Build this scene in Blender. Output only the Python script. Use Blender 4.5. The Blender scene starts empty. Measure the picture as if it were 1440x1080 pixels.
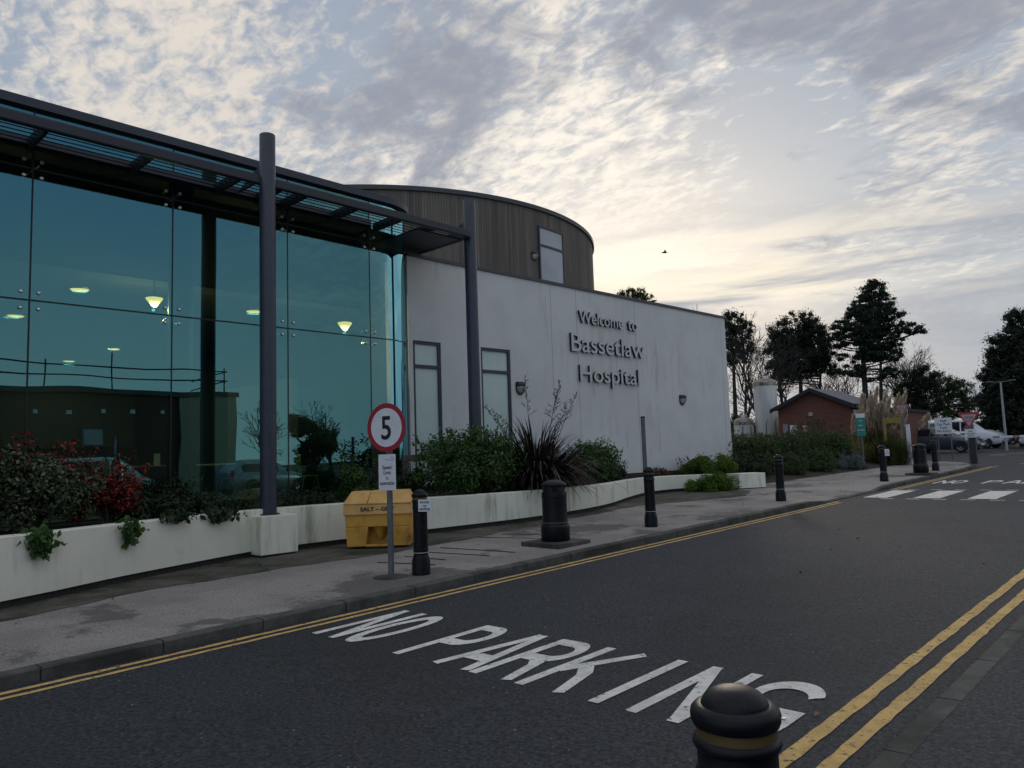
import bpy, math, random
import numpy as np
from mathutils import Vector, Matrix
random.seed(7); rng = np.random.default_rng(11)
R = math.radians; PI = math.pi
S = bpy.context.scene
COL = S.collection

# ------------------------------------------------------------------ camera
YAW, PITCH, ROLL = R(43.3), R(5.4), R(1.9)
fwd = Vector((-math.sin(YAW)*math.cos(PITCH), math.cos(YAW)*math.cos(PITCH), math.sin(PITCH)))
rt = Vector((math.cos(YAW), math.sin(YAW), 0)); up = rt.cross(fwd)
rr = rt*math.cos(ROLL) - up*math.sin(ROLL); uu = up*math.cos(ROLL) + rt*math.sin(ROLL)
cd = bpy.data.cameras.new('camera'); cam = bpy.data.objects.new('camera', cd); COL.objects.link(cam)
cam.matrix_world = Matrix(((rr.x, uu.x, -fwd.x, 0), (rr.y, uu.y, -fwd.y, 0), (rr.z, uu.z, -fwd.z, 1.62), (0, 0, 0, 1)))
cd.sensor_width = 36; cd.lens = 26.75; cd.clip_start = 0.05; cd.clip_end = 3000
S.camera = cam
S.view_settings.view_transform = 'Standard'; S.view_settings.look = 'None'
S.view_settings.exposure = 0.35; S.view_settings.gamma = 1

# ------------------------------------------------------------------ world
SUN_AZ, SUN_EL = R(-33), R(12)          # azimuth from +Y, clockwise positive
W = bpy.data.worlds.new('World'); S.world = W; W.use_nodes = True
nt = W.node_tree; N = nt.nodes; L = nt.links; N.clear()
def nd(t, **k):
    n = N.new(t)
    for a, b in k.items():
        if a.startswith('i_'): n.inputs[a[2:].replace('_', ' ')].default_value = b
        else: setattr(n, a, b)
    return n
def mth(op, a, b=None, c=None, clamp=False):
    n = N.new('ShaderNodeMath'); n.operation = op; n.use_clamp = clamp
    for i, v in enumerate((a, b, c)):
        if v is None: continue
        if isinstance(v, (int, float)): n.inputs[i].default_value = v
        else: L.new(v, n.inputs[i])
    return n.outputs[0]
def sstep(v, a, b):
    n = N.new('ShaderNodeMapRange'); n.interpolation_type = 'SMOOTHSTEP'
    L.new(v, n.inputs[0]); n.inputs[1].default_value = a; n.inputs[2].default_value = b
    return n.outputs[0]
def mixc(f, a, b, mode='MIX'):
    n = N.new('ShaderNodeMix'); n.data_type = 'RGBA'; n.blend_type = mode
    if isinstance(f, (int, float)): n.inputs[0].default_value = f
    else: L.new(f, n.inputs[0])
    for i, v in ((6, a), (7, b)):
        if isinstance(v, tuple): n.inputs[i].default_value = v + (1,)
        else: L.new(v, n.inputs[i])
    return n.outputs[2]
def sky_dir(px, py):
    d = fwd + rr*((px-720)/1070) + uu*((540-py)/1070); d.normalize(); return d
tc = nd('ShaderNodeTexCoord'); D = tc.outputs['Generated']
sx = nd('ShaderNodeSeparateXYZ'); L.new(D, sx.inputs[0]); dx, dy, dz = sx.outputs
zc = mth('ADD', mth('MAXIMUM', dz, 0.0), 0.16)
cx = nd('ShaderNodeCombineXYZ'); L.new(mth('DIVIDE', dx, zc), cx.inputs[0]); L.new(mth('DIVIDE', dy, zc), cx.inputs[1])
P = cx.outputs[0]
def noise(scale, detail, rough, dist=0.0, off=(0, 0, 0), sc=(1, 1, 1), rot=0.0, src=None):
    mp = nd('ShaderNodeMapping'); L.new(src or P, mp.inputs[0]); mp.inputs[1].default_value = off; mp.inputs[3].default_value = sc
    mp.inputs[2].default_value = (0, 0, rot)
    n = nd('ShaderNodeTexNoise'); n.inputs['Scale'].default_value = scale; n.inputs['Detail'].default_value = detail
    n.inputs['Roughness'].default_value = rough; n.inputs['Distortion'].default_value = dist
    L.new(mp.outputs[0], n.inputs[0]); return n.outputs[0]
def blob(px, py, inner, outer):            # 1 inside a cone round a direction, 0 outside
    d = sky_dir(px, py)
    v = nd('ShaderNodeVectorMath', operation='DOT_PRODUCT'); L.new(D, v.inputs[0]); v.inputs[1].default_value = d
    return sstep(v.outputs['Value'], math.cos(R(outer)), math.cos(R(inner)))
cells = noise(15, 3.5, 0.54, 0.5, (3.1, 1.2, 0), (1, 1.7, 1), 0.85)
fine = noise(48, 4, 0.62, 0.3, (0.3, 4.2, 0), (1, 1.5, 1), 0.85)
broad = noise(2.6, 5, 0.58, 0.6, (5.3, 0.4, 0), (1, 1.3, 1), 0.4)
sheetn = noise(3.4, 5, 0.55, 0.9, (1.3, 7.4, 0), (1, 1.4, 1), 0.2)
sky = nd('ShaderNodeTexSky', sky_type='NISHITA', sun_disc=False, sun_elevation=SUN_EL, sun_rotation=SUN_AZ,
         air_density=1.3, dust_density=2.0, ozone_density=2.0)
el = sstep(dz, 0.05, 0.6)
base = mixc(el, (3.3, 3.75, 4.4), (2.6, 3.05, 3.8))
open_sky = mixc(0.15, base, sky.outputs[0])
sd = Vector((math.sin(SUN_AZ)*math.cos(SUN_EL), math.cos(SUN_AZ)*math.cos(SUN_EL), math.sin(SUN_EL)))
vd = nd('ShaderNodeVectorMath', operation='DOT_PRODUCT'); L.new(D, vd.inputs[0]); vd.inputs[1].default_value = sd
glow = sstep(vd.outputs['Value'], 0.87, 1.0)
side = sstep(vd.outputs['Value'], -0.7, 0.75)
ripple = mth('ADD', mth('MULTIPLY', cells, 0.73), mth('MULTIPLY', fine, 0.27))
gap = mth('MAXIMUM', mth('MAXIMUM', blob(1085, 215, 1, 8), mth('MULTIPLY', blob(1010, 225, 1, 6), 0.8)), mth('MULTIPLY', blob(445, 35, 1, 6), 0.4))
lowgap = mth('MAXIMUM', blob(1340, 470, 5, 16), mth('MULTIPLY', blob(1120, 470, 2, 9), 0.6))
cov = mth('SUBTRACT', mth('ADD', mth('MULTIPLY', broad, 0.85), 0.085), mth('MULTIPLY', gap, 0.34))
cov = mth('SUBTRACT', cov, mth('MULTIPLY', lowgap, 0.16))
dense = mth('MAXIMUM', mth('MAXIMUM', mth('MULTIPLY', blob(120, 40, 4, 22), 0.55), blob(900, 310, 2, 14)), mth('MULTIPLY', blob(1240, 270, 2, 9), 0.7))
cov = mth('ADD', cov, mth('MULTIPLY', dense, 0.13))
m1 = sstep(mth('ADD', cov, mth('MULTIPLY', mth('SUBTRACT', ripple, 0.5), 1.45)), 0.33, 0.80)
lit = mixc(glow, (6.3, 5.75, 5.1), (8.5, 7.8, 6.8))
lit = mixc(side, (5.6, 5.5, 5.3), lit)
shade = mixc(side, (4.4, 4.5, 4.6), (2.35, 2.55, 3.05))
c1 = mixc(mth('MULTIPLY', m1, 0.92), open_sky, lit)
# soft grey sheets drifting in front
gm = mth('MAXIMUM', blob(1130, 55, 5, 18), mth('MULTIPLY', mth('MAXIMUM', blob(560, 190, 2, 13), blob(700, 60, 1, 8)), 0.8))
m2 = sstep(mth('SUBTRACT', mth('ADD', mth('MULTIPLY', sheetn, 1.0), mth('MULTIPLY', gm, 0.30)), mth('MULTIPLY', mth('ADD', mth('MULTIPLY', gap, 2.2), dense), 0.12)), 0.54, 0.86)
c2 = mixc(mth('MULTIPLY', m2, 0.88), c1, shade)
# streaks towards the horizon
cs = nd('ShaderNodeCombineXYZ'); L.new(mth('ARCTAN2', dx, dy), cs.inputs[0]); L.new(mth('MULTIPLY', dz, 6.0), cs.inputs[1])
st = noise(2.4, 6, 0.55, 0.5, (4.7, 1.15, 0), (0.9, 1, 1), 0.10, cs.outputs[0])
st2 = noise(3.0, 6, 0.5, 0.3, (1.7, 5.1, 0), (0.8, 1.5, 1), 0.06, cs.outputs[0])
low = sstep(dz, 0.33, 0.20)
c3 = mixc(mth('MULTIPLY', low, mth('MULTIPLY', sstep(st, 0.40, 0.62), 0.92)), c2, mixc(side, (4.0, 4.2, 4.4), (3.1, 3.3, 3.7)))
bright = mixc(glow, (5.4, 5.0, 4.5), (8.6, 7.7, 6.1))
nearsun = sstep(vd.outputs['Value'], 0.90, 0.99)
c4 = mixc(mth('MULTIPLY', mth('MULTIPLY', low, side), mth('MULTIPLY', sstep(st2, 0.49, 0.62), mth('ADD', mth('MULTIPLY', nearsun, 0.50), 0.30))), c3, bright)
c5 = mixc(mth('MULTIPLY', sstep(dz, 0.20, 0.10), 0.80), c4, mixc(side, (3.9, 4.1, 4.3), mixc(glow, (3.0, 3.3, 3.8), (4.0, 4.0, 4.15))))
c5 = mixc(sstep(vd.outputs['Value'], 0.20, -0.15), c5, mixc(sstep(dz, 0.45, 0.85), mixc(sstep(dz, 0.02, 0.42), (5.4, 5.6, 5.4), (2.1, 3.3, 4.9)), (5.4, 5.5, 5.8)))
bg = nd('ShaderNodeBackground'); L.new(c5, bg.inputs[0]); bg.inputs[1].default_value = 0.1
wo = nd('ShaderNodeOutputWorld'); L.new(bg.outputs[0], wo.inputs[0])

sl = bpy.data.lights.new('sun', 'SUN'); sl.energy = 0.6; sl.angle = R(14); sl.color = (1, 0.86, 0.66)
so = bpy.data.objects.new('sun', sl); COL.objects.link(so); so.rotation_euler = sd.to_track_quat('Z', 'Y').to_euler()

# ------------------------------------------------------------------ materials
def mat(name, col, rough=0.6, col2=None, scale=3.0, bump=0.0, bscale=60, metal=0.0, spec=0.5, stretch=(1, 1, 1), lo=0.4, hi=0.6,
        col3=None, scale3=0.4, lo3=0.45, hi3=0.62, speck=0.0, sscale=250, coat=0.0):
    m = bpy.data.materials.new(name); m.use_nodes = True; t = m.node_tree; b = t.nodes['Principled BSDF']
    b.inputs['Roughness'].default_value = rough; b.inputs['Metallic'].default_value = metal
    b.inputs['Specular IOR Level'].default_value = spec; b.inputs['Coat Weight'].default_value = coat
    b.inputs['Base Color'].default_value = tuple(col) + (1,)
    co = t.nodes.new('ShaderNodeTexCoord')
    def noi(sc, stv=(1, 1, 1), det=6, rgh=0.6):
        mp = t.nodes.new('ShaderNodeMapping'); mp.inputs[3].default_value = stv; t.links.new(co.outputs['Object'], mp.inputs[0])
        n = t.nodes.new('ShaderNodeTexNoise'); n.inputs['Scale'].default_value = sc; n.inputs['Detail'].default_value = det
        n.inputs['Roughness'].default_value = rgh; t.links.new(mp.outputs[0], n.inputs[0]); return n.outputs[0]
    def rng_(v, a, c):
        n = t.nodes.new('ShaderNodeMapRange'); n.interpolation_type = 'SMOOTHSTEP'; t.links.new(v, n.inputs[0])
        n.inputs[1].default_value = a; n.inputs[2].default_value = c; return n.outputs[0]
    def mx(f, a, c, mode='MIX'):
        n = t.nodes.new('ShaderNodeMix'); n.data_type = 'RGBA'; n.blend_type = mode; t.links.new(f, n.inputs[0]) if not isinstance(f, float) else setattr(n.inputs[0], 'default_value', f)
        for i, v in ((6, a), (7, c)):
            if isinstance(v, tuple): n.inputs[i].default_value = v + (1,)
            else: t.links.new(v, n.inputs[i])
        return n.outputs[2]
    cur = tuple(col)
    if col2: cur = mx(rng_(noi(scale, stretch), lo, hi), cur, tuple(col2))
    if col3: cur = mx(rng_(noi(scale3, (1, 1, 1), 8, 0.65), lo3, hi3), cur, tuple(col3))
    if speck:
        s = noi(sscale, (1, 1, 1), 2, 0.7)
        n = t.nodes.new('ShaderNodeMapRange'); t.links.new(s, n.inputs[0]); n.inputs[1].default_value = 0.3; n.inputs[2].default_value = 0.7
        n.inputs[3].default_value = 1-speck; n.inputs[4].default_value = 1+speck
        v = t.nodes.new('ShaderNodeVectorMath'); v.operation = 'SCALE'; t.links.new(n.outputs[0], v.inputs['Scale'])
        if isinstance(cur, tuple): v.inputs[0].default_value = cur
        else: t.links.new(cur, v.inputs[0])
        cur = v.outputs[0]
    if not isinstance(cur, tuple): t.links.new(cur, b.inputs['Base Color'])
    if bump:
        bm = t.nodes.new('ShaderNodeBump'); bm.inputs['Strength'].default_value = bump; bm.inputs['Distance'].default_value = 0.02
        t.links.new(noi(bscale, (1, 1, 1), 4, 0.65), bm.inputs['Height']); t.links.new(bm.outputs[0], b.inputs['Normal'])
    return m
def leafmat(name, cols, rough=0.55, spec=0.25, trans=0.0):
    m = bpy.data.materials.new(name); m.use_nodes = True; t = m.node_tree; b = t.nodes['Principled BSDF']
    g = t.nodes.new('ShaderNodeNewGeometry'); r = t.nodes.new('ShaderNodeValToRGB')
    e = r.color_ramp.elements; n = len(cols)
    while len(e) < n: e.new(0.5)
    for i, c in enumerate(cols): e[i].position = i/(n-1); e[i].color = tuple(c) + (1,)
    t.links.new(g.outputs['Random Per Island'], r.inputs[0]); t.links.new(r.outputs[0], b.inputs['Base Color'])
    b.inputs['Roughness'].default_value = rough; b.inputs['Specular IOR Level'].default_value = spec
    if trans:
        tr_ = t.nodes.new('ShaderNodeBsdfTranslucent'); t.links.new(r.outputs[0], tr_.inputs[0]); mx_ = t.nodes.new('ShaderNodeMixShader'); mx_.inputs[0].default_value = trans
        t.links.new(b.outputs[0], mx_.inputs[1]); t.links.new(tr_.outputs[0], mx_.inputs[2]); t.links.new(mx_.outputs[0], t.nodes['Material Output'].inputs[0])
    return m
def emat(name, col, s):
    m = bpy.data.materials.new(name); m.use_nodes = True; b = m.node_tree.nodes['Principled BSDF']
    b.inputs['Base Color'].default_value = (.8, .8, .7, 1); b.inputs['Emission Color'].default_value = tuple(col)+(1,); b.inputs['Emission Strength'].default_value = s
    return m
M = {}
M['asphalt'] = mat('asphalt', (.027, .030, .040), .72, (.13, .13, .14), 75, 1.0, 70, lo=.60, hi=.70, speck=1.25, sscale=38, col3=(.019, .020, .025), scale3=.45, lo3=.42, hi3=.66, spec=.5)
M['pavement'] = mat('pavement', (.31, .28, .262), .9, (.245, .22, .205), .9, .5, 90, speck=.45, sscale=60, col3=(.135, .122, .115), scale3=.62, lo3=.53, hi3=.58)
M['verge'] = mat('verge_tarmac', (.075, .068, .052), .9, (.11, .10, .08), 2.2, .6, 60, speck=.35, sscale=60, col3=(.030, .032, .018), scale3=1.5)
M['kerb'] = mat('kerb_concrete', (.066, .066, .060), .9, (.10, .098, .09), 5, .4, 80, speck=.25, col3=(.035, .036, .03), scale3=1.5)
M['soil'] = mat('soil', (.022, .017, .012), .95, (.035, .028, .018), 8, .9, 30)
M['grass_ground'] = mat('grass_ground', (.04, .05, .018), .95, (.06, .055, .03), 1.5, .8, 20)
def worn(name, c, asp=(.05, .05, .055), lo=.60, hi=.68):
    m = mat(name, c, .75, tuple(x*.8 for x in c), 6, .35, 120, speck=.14, sscale=90, col3=asp, scale3=22, lo3=lo, hi3=hi); return m
M['white_line'] = worn('white_road_paint', (.76, .73, .68), lo=.58, hi=.67)
M['yellow_line'] = worn('yellow_road_paint', (.66, .43, .15), lo=.55, hi=.66)
M['worn_line'] = worn('worn_road_paint', (.40, .39, .37), lo=.52, hi=.62)
def render_wall(name, base, dirt, green):
    m = mat(name, base, .85, tuple(x*.93 for x in base), .8, .15, 90); t = m.node_tree; b = t.nodes['Principled BSDF']
    co = t.nodes.new('ShaderNodeTexCoord')
    def nz(sc, stv, off=(0, 0, 0)):
        mp = t.nodes.new('ShaderNodeMapping'); mp.inputs[3].default_value = stv; mp.inputs[1].default_value = off; t.links.new(co.outputs['Object'], mp.inputs[0])
        n = t.nodes.new('ShaderNodeTexNoise'); n.inputs['Scale'].default_value = sc; n.inputs['Detail'].default_value = 6; n.inputs['Roughness'].default_value = .65
        t.links.new(mp.outputs[0], n.inputs[0]); return n.outputs[0]
    def mr(v, a, c, o=1.0):
        n = t.nodes.new('ShaderNodeMapRange'); n.interpolation_type = 'SMOOTHSTEP'; t.links.new(v, n.inputs[0])
        n.inputs[1].default_value = a; n.inputs[2].default_value = c; n.inputs[4].default_value = o; return n.outputs[0]
    def mx(f, a, c):
        n = t.nodes.new('ShaderNodeMix'); n.data_type = 'RGBA'; t.links.new(f, n.inputs[0])
        t.links.new(a, n.inputs[6]); n.inputs[7].default_value = c+(1,); return n.outputs[2]
    cur = b.inputs['Base Color'].links[0].from_socket
    mul = t.nodes.new('ShaderNodeMath'); mul.operation = 'MULTIPLY'
    t.links.new(mr(nz(2.6, (1, 1, .05)), .56, .80, .28), mul.inputs[0]); t.links.new(mr(nz(.5, (1, 1, .6), (3, 1, 0)), .35, .65), mul.inputs[1])
    cur = mx(mul.outputs[0], cur, dirt)
    mul = t.nodes.new('ShaderNodeMath'); mul.operation = 'MULTIPLY'
    t.links.new(mr(nz(5.0, (1, 1, .10), (7, 2, 0)), .47, .70, .7), mul.inputs[0]); t.links.new(mr(nz(.35, (1, 1, 1), (1, 8, 0)), .48, .62), mul.inputs[1])
    cur = mx(mul.outputs[0], cur, green)
    t.links.new(cur, b.inputs['Base Color']); return m
M['render'] = render_wall('white_render', (.62, .62, .615), (.46, .46, .46), (.38, .38, .30))
M['planter'] = render_wall('planter_concrete', (.80, .77, .65), (.26, .26, .20), (.14, .15, .075))
for n_ in M['planter'].node_tree.nodes:
    if n_.type == 'MAP_RANGE' and n_.inputs[4].default_value in (.5, .7): n_.inputs[1].default_value = .42
M['brick_dark'] = mat('dark_plinth_brick', (.02, .018, .016), .9, (.035, .03, .026), 12, .4, 30)
M['navy'] = mat('navy_painted_steel', (.026, .031, .050), .45, (.032, .037, .056), 6, .05, 200, spec=.45)
M['navy_dark'] = mat('dark_navy_steel', (.016, .019, .028), .5)
M['frame'] = mat('window_frame', (.030, .036, .046), .45)
M['coping'] = mat('dark_coping', (.05, .052, .06), .5)
M['black_paint'] = mat('black_bollard_plastic', (.0038, .0046, .008), .40, (.008, .009, .013), 20, .08, 300, spec=.22)
M['gold'] = mat('gold_band', (.11, .068, .022), .5, (.08, .055, .02), 15)
M['silverband'] = mat('silver_band', (.35, .32, .28), .5)
M['grey_post'] = mat('grey_post', (.11, .13, .14), .55, (.085, .10, .11), 9)
M['yellow_bin'] = mat('salt_bin_yellow', (.70, .40, .14), .55, (.60, .33, .10), 3, .15, 60, col3=(.16, .085, .02), scale3=3.5, lo3=.60, hi3=.80)
M['yellow_body'] = mat('salt_bin_body', (.64, .33, .05), .6, (.50, .25, .035), 3, .15, 60, col3=(.07, .045, .015), scale3=3, lo3=.56, hi3=.74)
M['black'] = mat('black_ink', (.008, .008, .010), .6)
M['navy_ink'] = mat('navy_ink', (.02, .04, .15), .6)
M['sign_white'] = mat('sign_white', (.72, .72, .78), .4, (.66, .66, .72), 8)
M['sign_red'] = mat('sign_red', (.33, .012, .028), .4)
M['sign_green'] = mat('sign_green', (.0, .20, .16), .4)
M['timber'] = mat('timber', (.10, .075, .055), .8, (.07, .05, .035), 12)
M['steel'] = mat('brushed_steel', (.55, .57, .58), .3, metal=1.0)
M['interior_wall'] = mat('interior_wall', (.16, .17, .17), .9)
M['interior_dark'] = mat('interior_dark', (.03, .03, .03), .9)
M['interior_floor'] = mat('interior_floor', (.13, .14, .14), .5)
M['table_top'] = mat('table_top', (.80, .82, .82), .3)
M['chair_green'] = mat('chair_green', (.22, .30, .10), .5)
M['chair_dark'] = mat('chair_dark', (.12, .14, .13), .5)
M['lamp_on'] = emat('lit_lamp', (1, .52, .13), 3.9)
M['lamp_body'] = mat('lamp_body', (.02, .022, .026), .4)
M['lamp_lens'] = mat('lamp_lens', (.42, .42, .40), .25, (.3, .3, .29), 30)
M['bark'] = mat('bark', (.045, .036, .030), .95, (.07, .055, .045), 6, .6, 25)
M['bark_dark'] = mat('bark_dark', (.028, .025, .024), .95)
M['brick'] = None
def brickmat(name, c1, c2, mortar, scale=1.0):
    m = bpy.data.materials.new(name); m.use_nodes = True; t = m.node_tree; b = t.nodes['Principled BSDF']; b.inputs['Roughness'].default_value = .9
    co = t.nodes.new('ShaderNodeTexCoord'); s = t.nodes.new('ShaderNodeSeparateXYZ'); t.links.new(co.outputs['Object'], s.inputs[0])
    a = t.nodes.new('ShaderNodeMath'); a.operation = 'ADD'; t.links.new(s.outputs[0], a.inputs[0]); t.links.new(s.outputs[1], a.inputs[1])
    c = t.nodes.new('ShaderNodeCombineXYZ'); t.links.new(a.outputs[0], c.inputs[0]); t.links.new(s.outputs[2], c.inputs[1])
    k = t.nodes.new('ShaderNodeTexBrick'); t.links.new(c.outputs[0], k.inputs[0]); k.inputs['Color1'].default_value = c1+(1,); k.inputs['Color2'].default_value = c2+(1,)
    k.inputs['Mortar'].default_value = mortar+(1,); k.inputs['Scale'].default_value = 1; k.inputs['Brick Width'].default_value = .225*scale
    k.inputs['Row Height'].default_value = .075*scale; k.inputs['Mortar Size'].default_value = .01*scale
    t.links.new(k.outputs[0], b.inputs['Base Color']); return m
M['brick'] = brickmat('red_brick', (.185, .058, .038), (.135, .045, .032), (.12, .085, .07))
M['brick_far'] = brickmat('brown_brick', (.10, .038, .028), (.075, .03, .022), (.07, .05, .045))
M['roof_tile'] = mat('roof_tile', (.17, .16, .18), .85, (.12, .115, .13), 12, .5, 20)
M['tank'] = mat('tank_white', (.62, .62, .60), .5, (.50, .50, .48), 2, stretch=(1, 1, .2), col3=(.20, .17, .13), scale3=1.2, lo3=.58, hi3=.75)
M['tank_rust'] = mat('tank_rust', (.22, .15, .11), .8, (.36, .34, .31), 4)
M['cream'] = mat('cream_panel', (.50, .44, .30), .6)
def timbermat():
    m = mat('vertical_timber_boards', (.155, .133, .112), .85, (.115, .100, .088), 2.0, .2, 60, stretch=(1, 1, .12)); t = m.node_tree; b = t.nodes['Principled BSDF']
    co = t.nodes.new('ShaderNodeTexCoord'); s = t.nodes.new('ShaderNodeSeparateXYZ'); t.links.new(co.outputs['Object'], s.inputs[0])
    a = t.nodes.new('ShaderNodeMath'); a.operation = 'ARCTAN2'; t.links.new(s.outputs[1], a.inputs[0]); t.links.new(s.outputs[0], a.inputs[1])
    k = t.nodes.new('ShaderNodeMath'); k.operation = 'MULTIPLY'; t.links.new(a.outputs[0], k.inputs[0]); k.inputs[1].default_value = 8.6/.09
    fr = t.nodes.new('ShaderNodeMath'); fr.operation = 'FRACT'; t.links.new(k.outputs[0], fr.inputs[0])
    fl = t.nodes.new('ShaderNodeMath'); fl.operation = 'FLOOR'; t.links.new(k.outputs[0], fl.inputs[0])
    wn = t.nodes.new('ShaderNodeTexWhiteNoise'); wn.noise_dimensions = '1D'; t.links.new(fl.outputs[0], wn.inputs['W'])
    mr = t.nodes.new('ShaderNodeMapRange'); t.links.new(wn.outputs[0], mr.inputs[0]); mr.inputs[3].default_value = .82; mr.inputs[4].default_value = 1.18
    gp = t.nodes.new('ShaderNodeMath'); gp.operation = 'GREATER_THAN'; t.links.new(fr.outputs[0], gp.inputs[0]); gp.inputs[1].default_value = .16
    g2 = t.nodes.new('ShaderNodeMapRange'); t.links.new(gp.outputs[0], g2.inputs[0]); g2.inputs[3].default_value = .5; g2.inputs[4].default_value = 1
    mu = t.nodes.new('ShaderNodeMath'); mu.operation = 'MULTIPLY'; t.links.new(mr.outputs[0], mu.inputs[0]); t.links.new(g2.outputs[0], mu.inputs[1])
    v = t.nodes.new('ShaderNodeVectorMath'); v.operation = 'SCALE'; t.links.new(b.inputs['Base Color'].links[0].from_socket, v.inputs[0]); t.links.new(mu.outputs[0], v.inputs['Scale'])
    t.links.new(v.outputs[0], b.inputs['Base Color']); return m
M['boards'] = timbermat()
def glassmat(name, tint, refl, fac, rough=0.0, wav=0.0):
    m = bpy.data.materials.new(name); m.use_nodes = True; t = m.node_tree; t.nodes.clear()
    o = t.nodes.new('ShaderNodeOutputMaterial'); a = t.nodes.new('ShaderNodeBsdfTransparent'); a.inputs[0].default_value = tint+(1,)
    g = t.nodes.new('ShaderNodeBsdfGlossy'); g.inputs[0].default_value = refl+(1,); g.inputs['Roughness'].default_value = rough
    lw = t.nodes.new('ShaderNodeFresnel'); lw.inputs[0].default_value = 1.5
    ad = t.nodes.new('ShaderNodeMath'); ad.operation = 'ADD'; ad.use_clamp = True; t.links.new(lw.outputs[0], ad.inputs[0]); ad.inputs[1].default_value = fac
    mx = t.nodes.new('ShaderNodeMixShader'); t.links.new(ad.outputs[0], mx.inputs[0]); t.links.new(a.outputs[0], mx.inputs[1]); t.links.new(g.outputs[0], mx.inputs[2])
    t.links.new(mx.outputs[0], o.inputs[0])
    if wav:
        co = t.nodes.new('ShaderNodeTexCoord'); n = t.nodes.new('ShaderNodeTexNoise'); n.inputs['Scale'].default_value = .7; n.inputs['Detail'].default_value = 1
        t.links.new(co.outputs['Object'], n.inputs[0]); bm = t.nodes.new('ShaderNodeBump'); bm.inputs['Distance'].default_value = wav; bm.inputs['Strength'].default_value = 1
        t.links.new(n.outputs[0], bm.inputs['Height']); t.links.new(bm.outputs[0], g.inputs['Normal'])
    return m
M['teal_glass'] = glassmat('teal_coated_glass', (.46, .62, .60), (.23, .53, .60), .225, 0, .004)
M['curved_glass'] = glassmat('curved_teal_glass', (.46, .60, .60), (.30, .50, .55), .22, 0, .003)
M['frosted'] = mat('frosted_window', (.46, .58, .54), .22, (.50, .62, .58), .8, spec=.6)
M['sky_pane'] = mat('painted_sky_glass', (.34, .38, .43), .12, (.26, .30, .36), .5, spec=1.0)  # pale blue-grey base colour stands in for bright sky reflected in the panes
M['dark_glass'] = mat('dark_glass', (.008, .010, .014), .06, spec=.9)
M['tyre'] = mat('tyre', (.012, .012, .013), .85); M['rim'] = mat('alloy_rim', (.35, .36, .38), .35, metal=.8)
M['car_white'] = mat('car_white', (.58, .60, .64), .25, coat=.5); M['car_dark'] = mat('car_blue_grey', (.045, .060, .085), .25, coat=.6)
M['car_silver'] = mat('car_silver', (.28, .30, .32), .28, coat=.5, metal=.3); M['car_blue'] = mat('car_blue', (.012, .035, .15), .3, coat=.5)
M['headlight'] = mat('headlight', (.55, .58, .62), .12, spec=1); M['plastic'] = mat('black_trim', (.014, .014, .016), .6)
M['plate'] = mat('number_plate', (.6, .6, .6), .4)

# ------------------------------------------------------------------ object helpers
def tag(o, label=None, cat=None, group=None, kind=None):
    if label: o['label'] = label
    if cat: o['category'] = cat
    if group: o['group'] = group
    if kind: o['kind'] = kind
    return o
def link(name, me, m=None, parent=None):
    o = bpy.data.objects.new(name, me); COL.objects.link(o)
    if m is not None:
        for x in (m if isinstance(m, (list, tuple)) else [m]): me.materials.append(x)
    if parent is not None: o.parent = parent
    return o
def thing(name, label, cat, loc=(0, 0, 0), rz=0, group=None):
    o = bpy.data.objects.new(name, None); COL.objects.link(o); o.location = loc; o.rotation_euler = (0, 0, rz); o.empty_display_size = .2
    return tag(o, label, cat, group)
def copy_tree(o, label=None, parent=None, loc=None, rz=None, link_children=None):
    c = o.copy(); COL.objects.link(c)
    if parent: c.parent = parent
    if label: c['label'] = label
    if loc is not None: c.location = loc
    if rz is not None: c.rotation_euler = (0, 0, rz)
    for ch in [x for x in COL.objects if x.parent == o and x.type != 'LIGHT']: copy_tree(ch, None, c)
    return c
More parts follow.
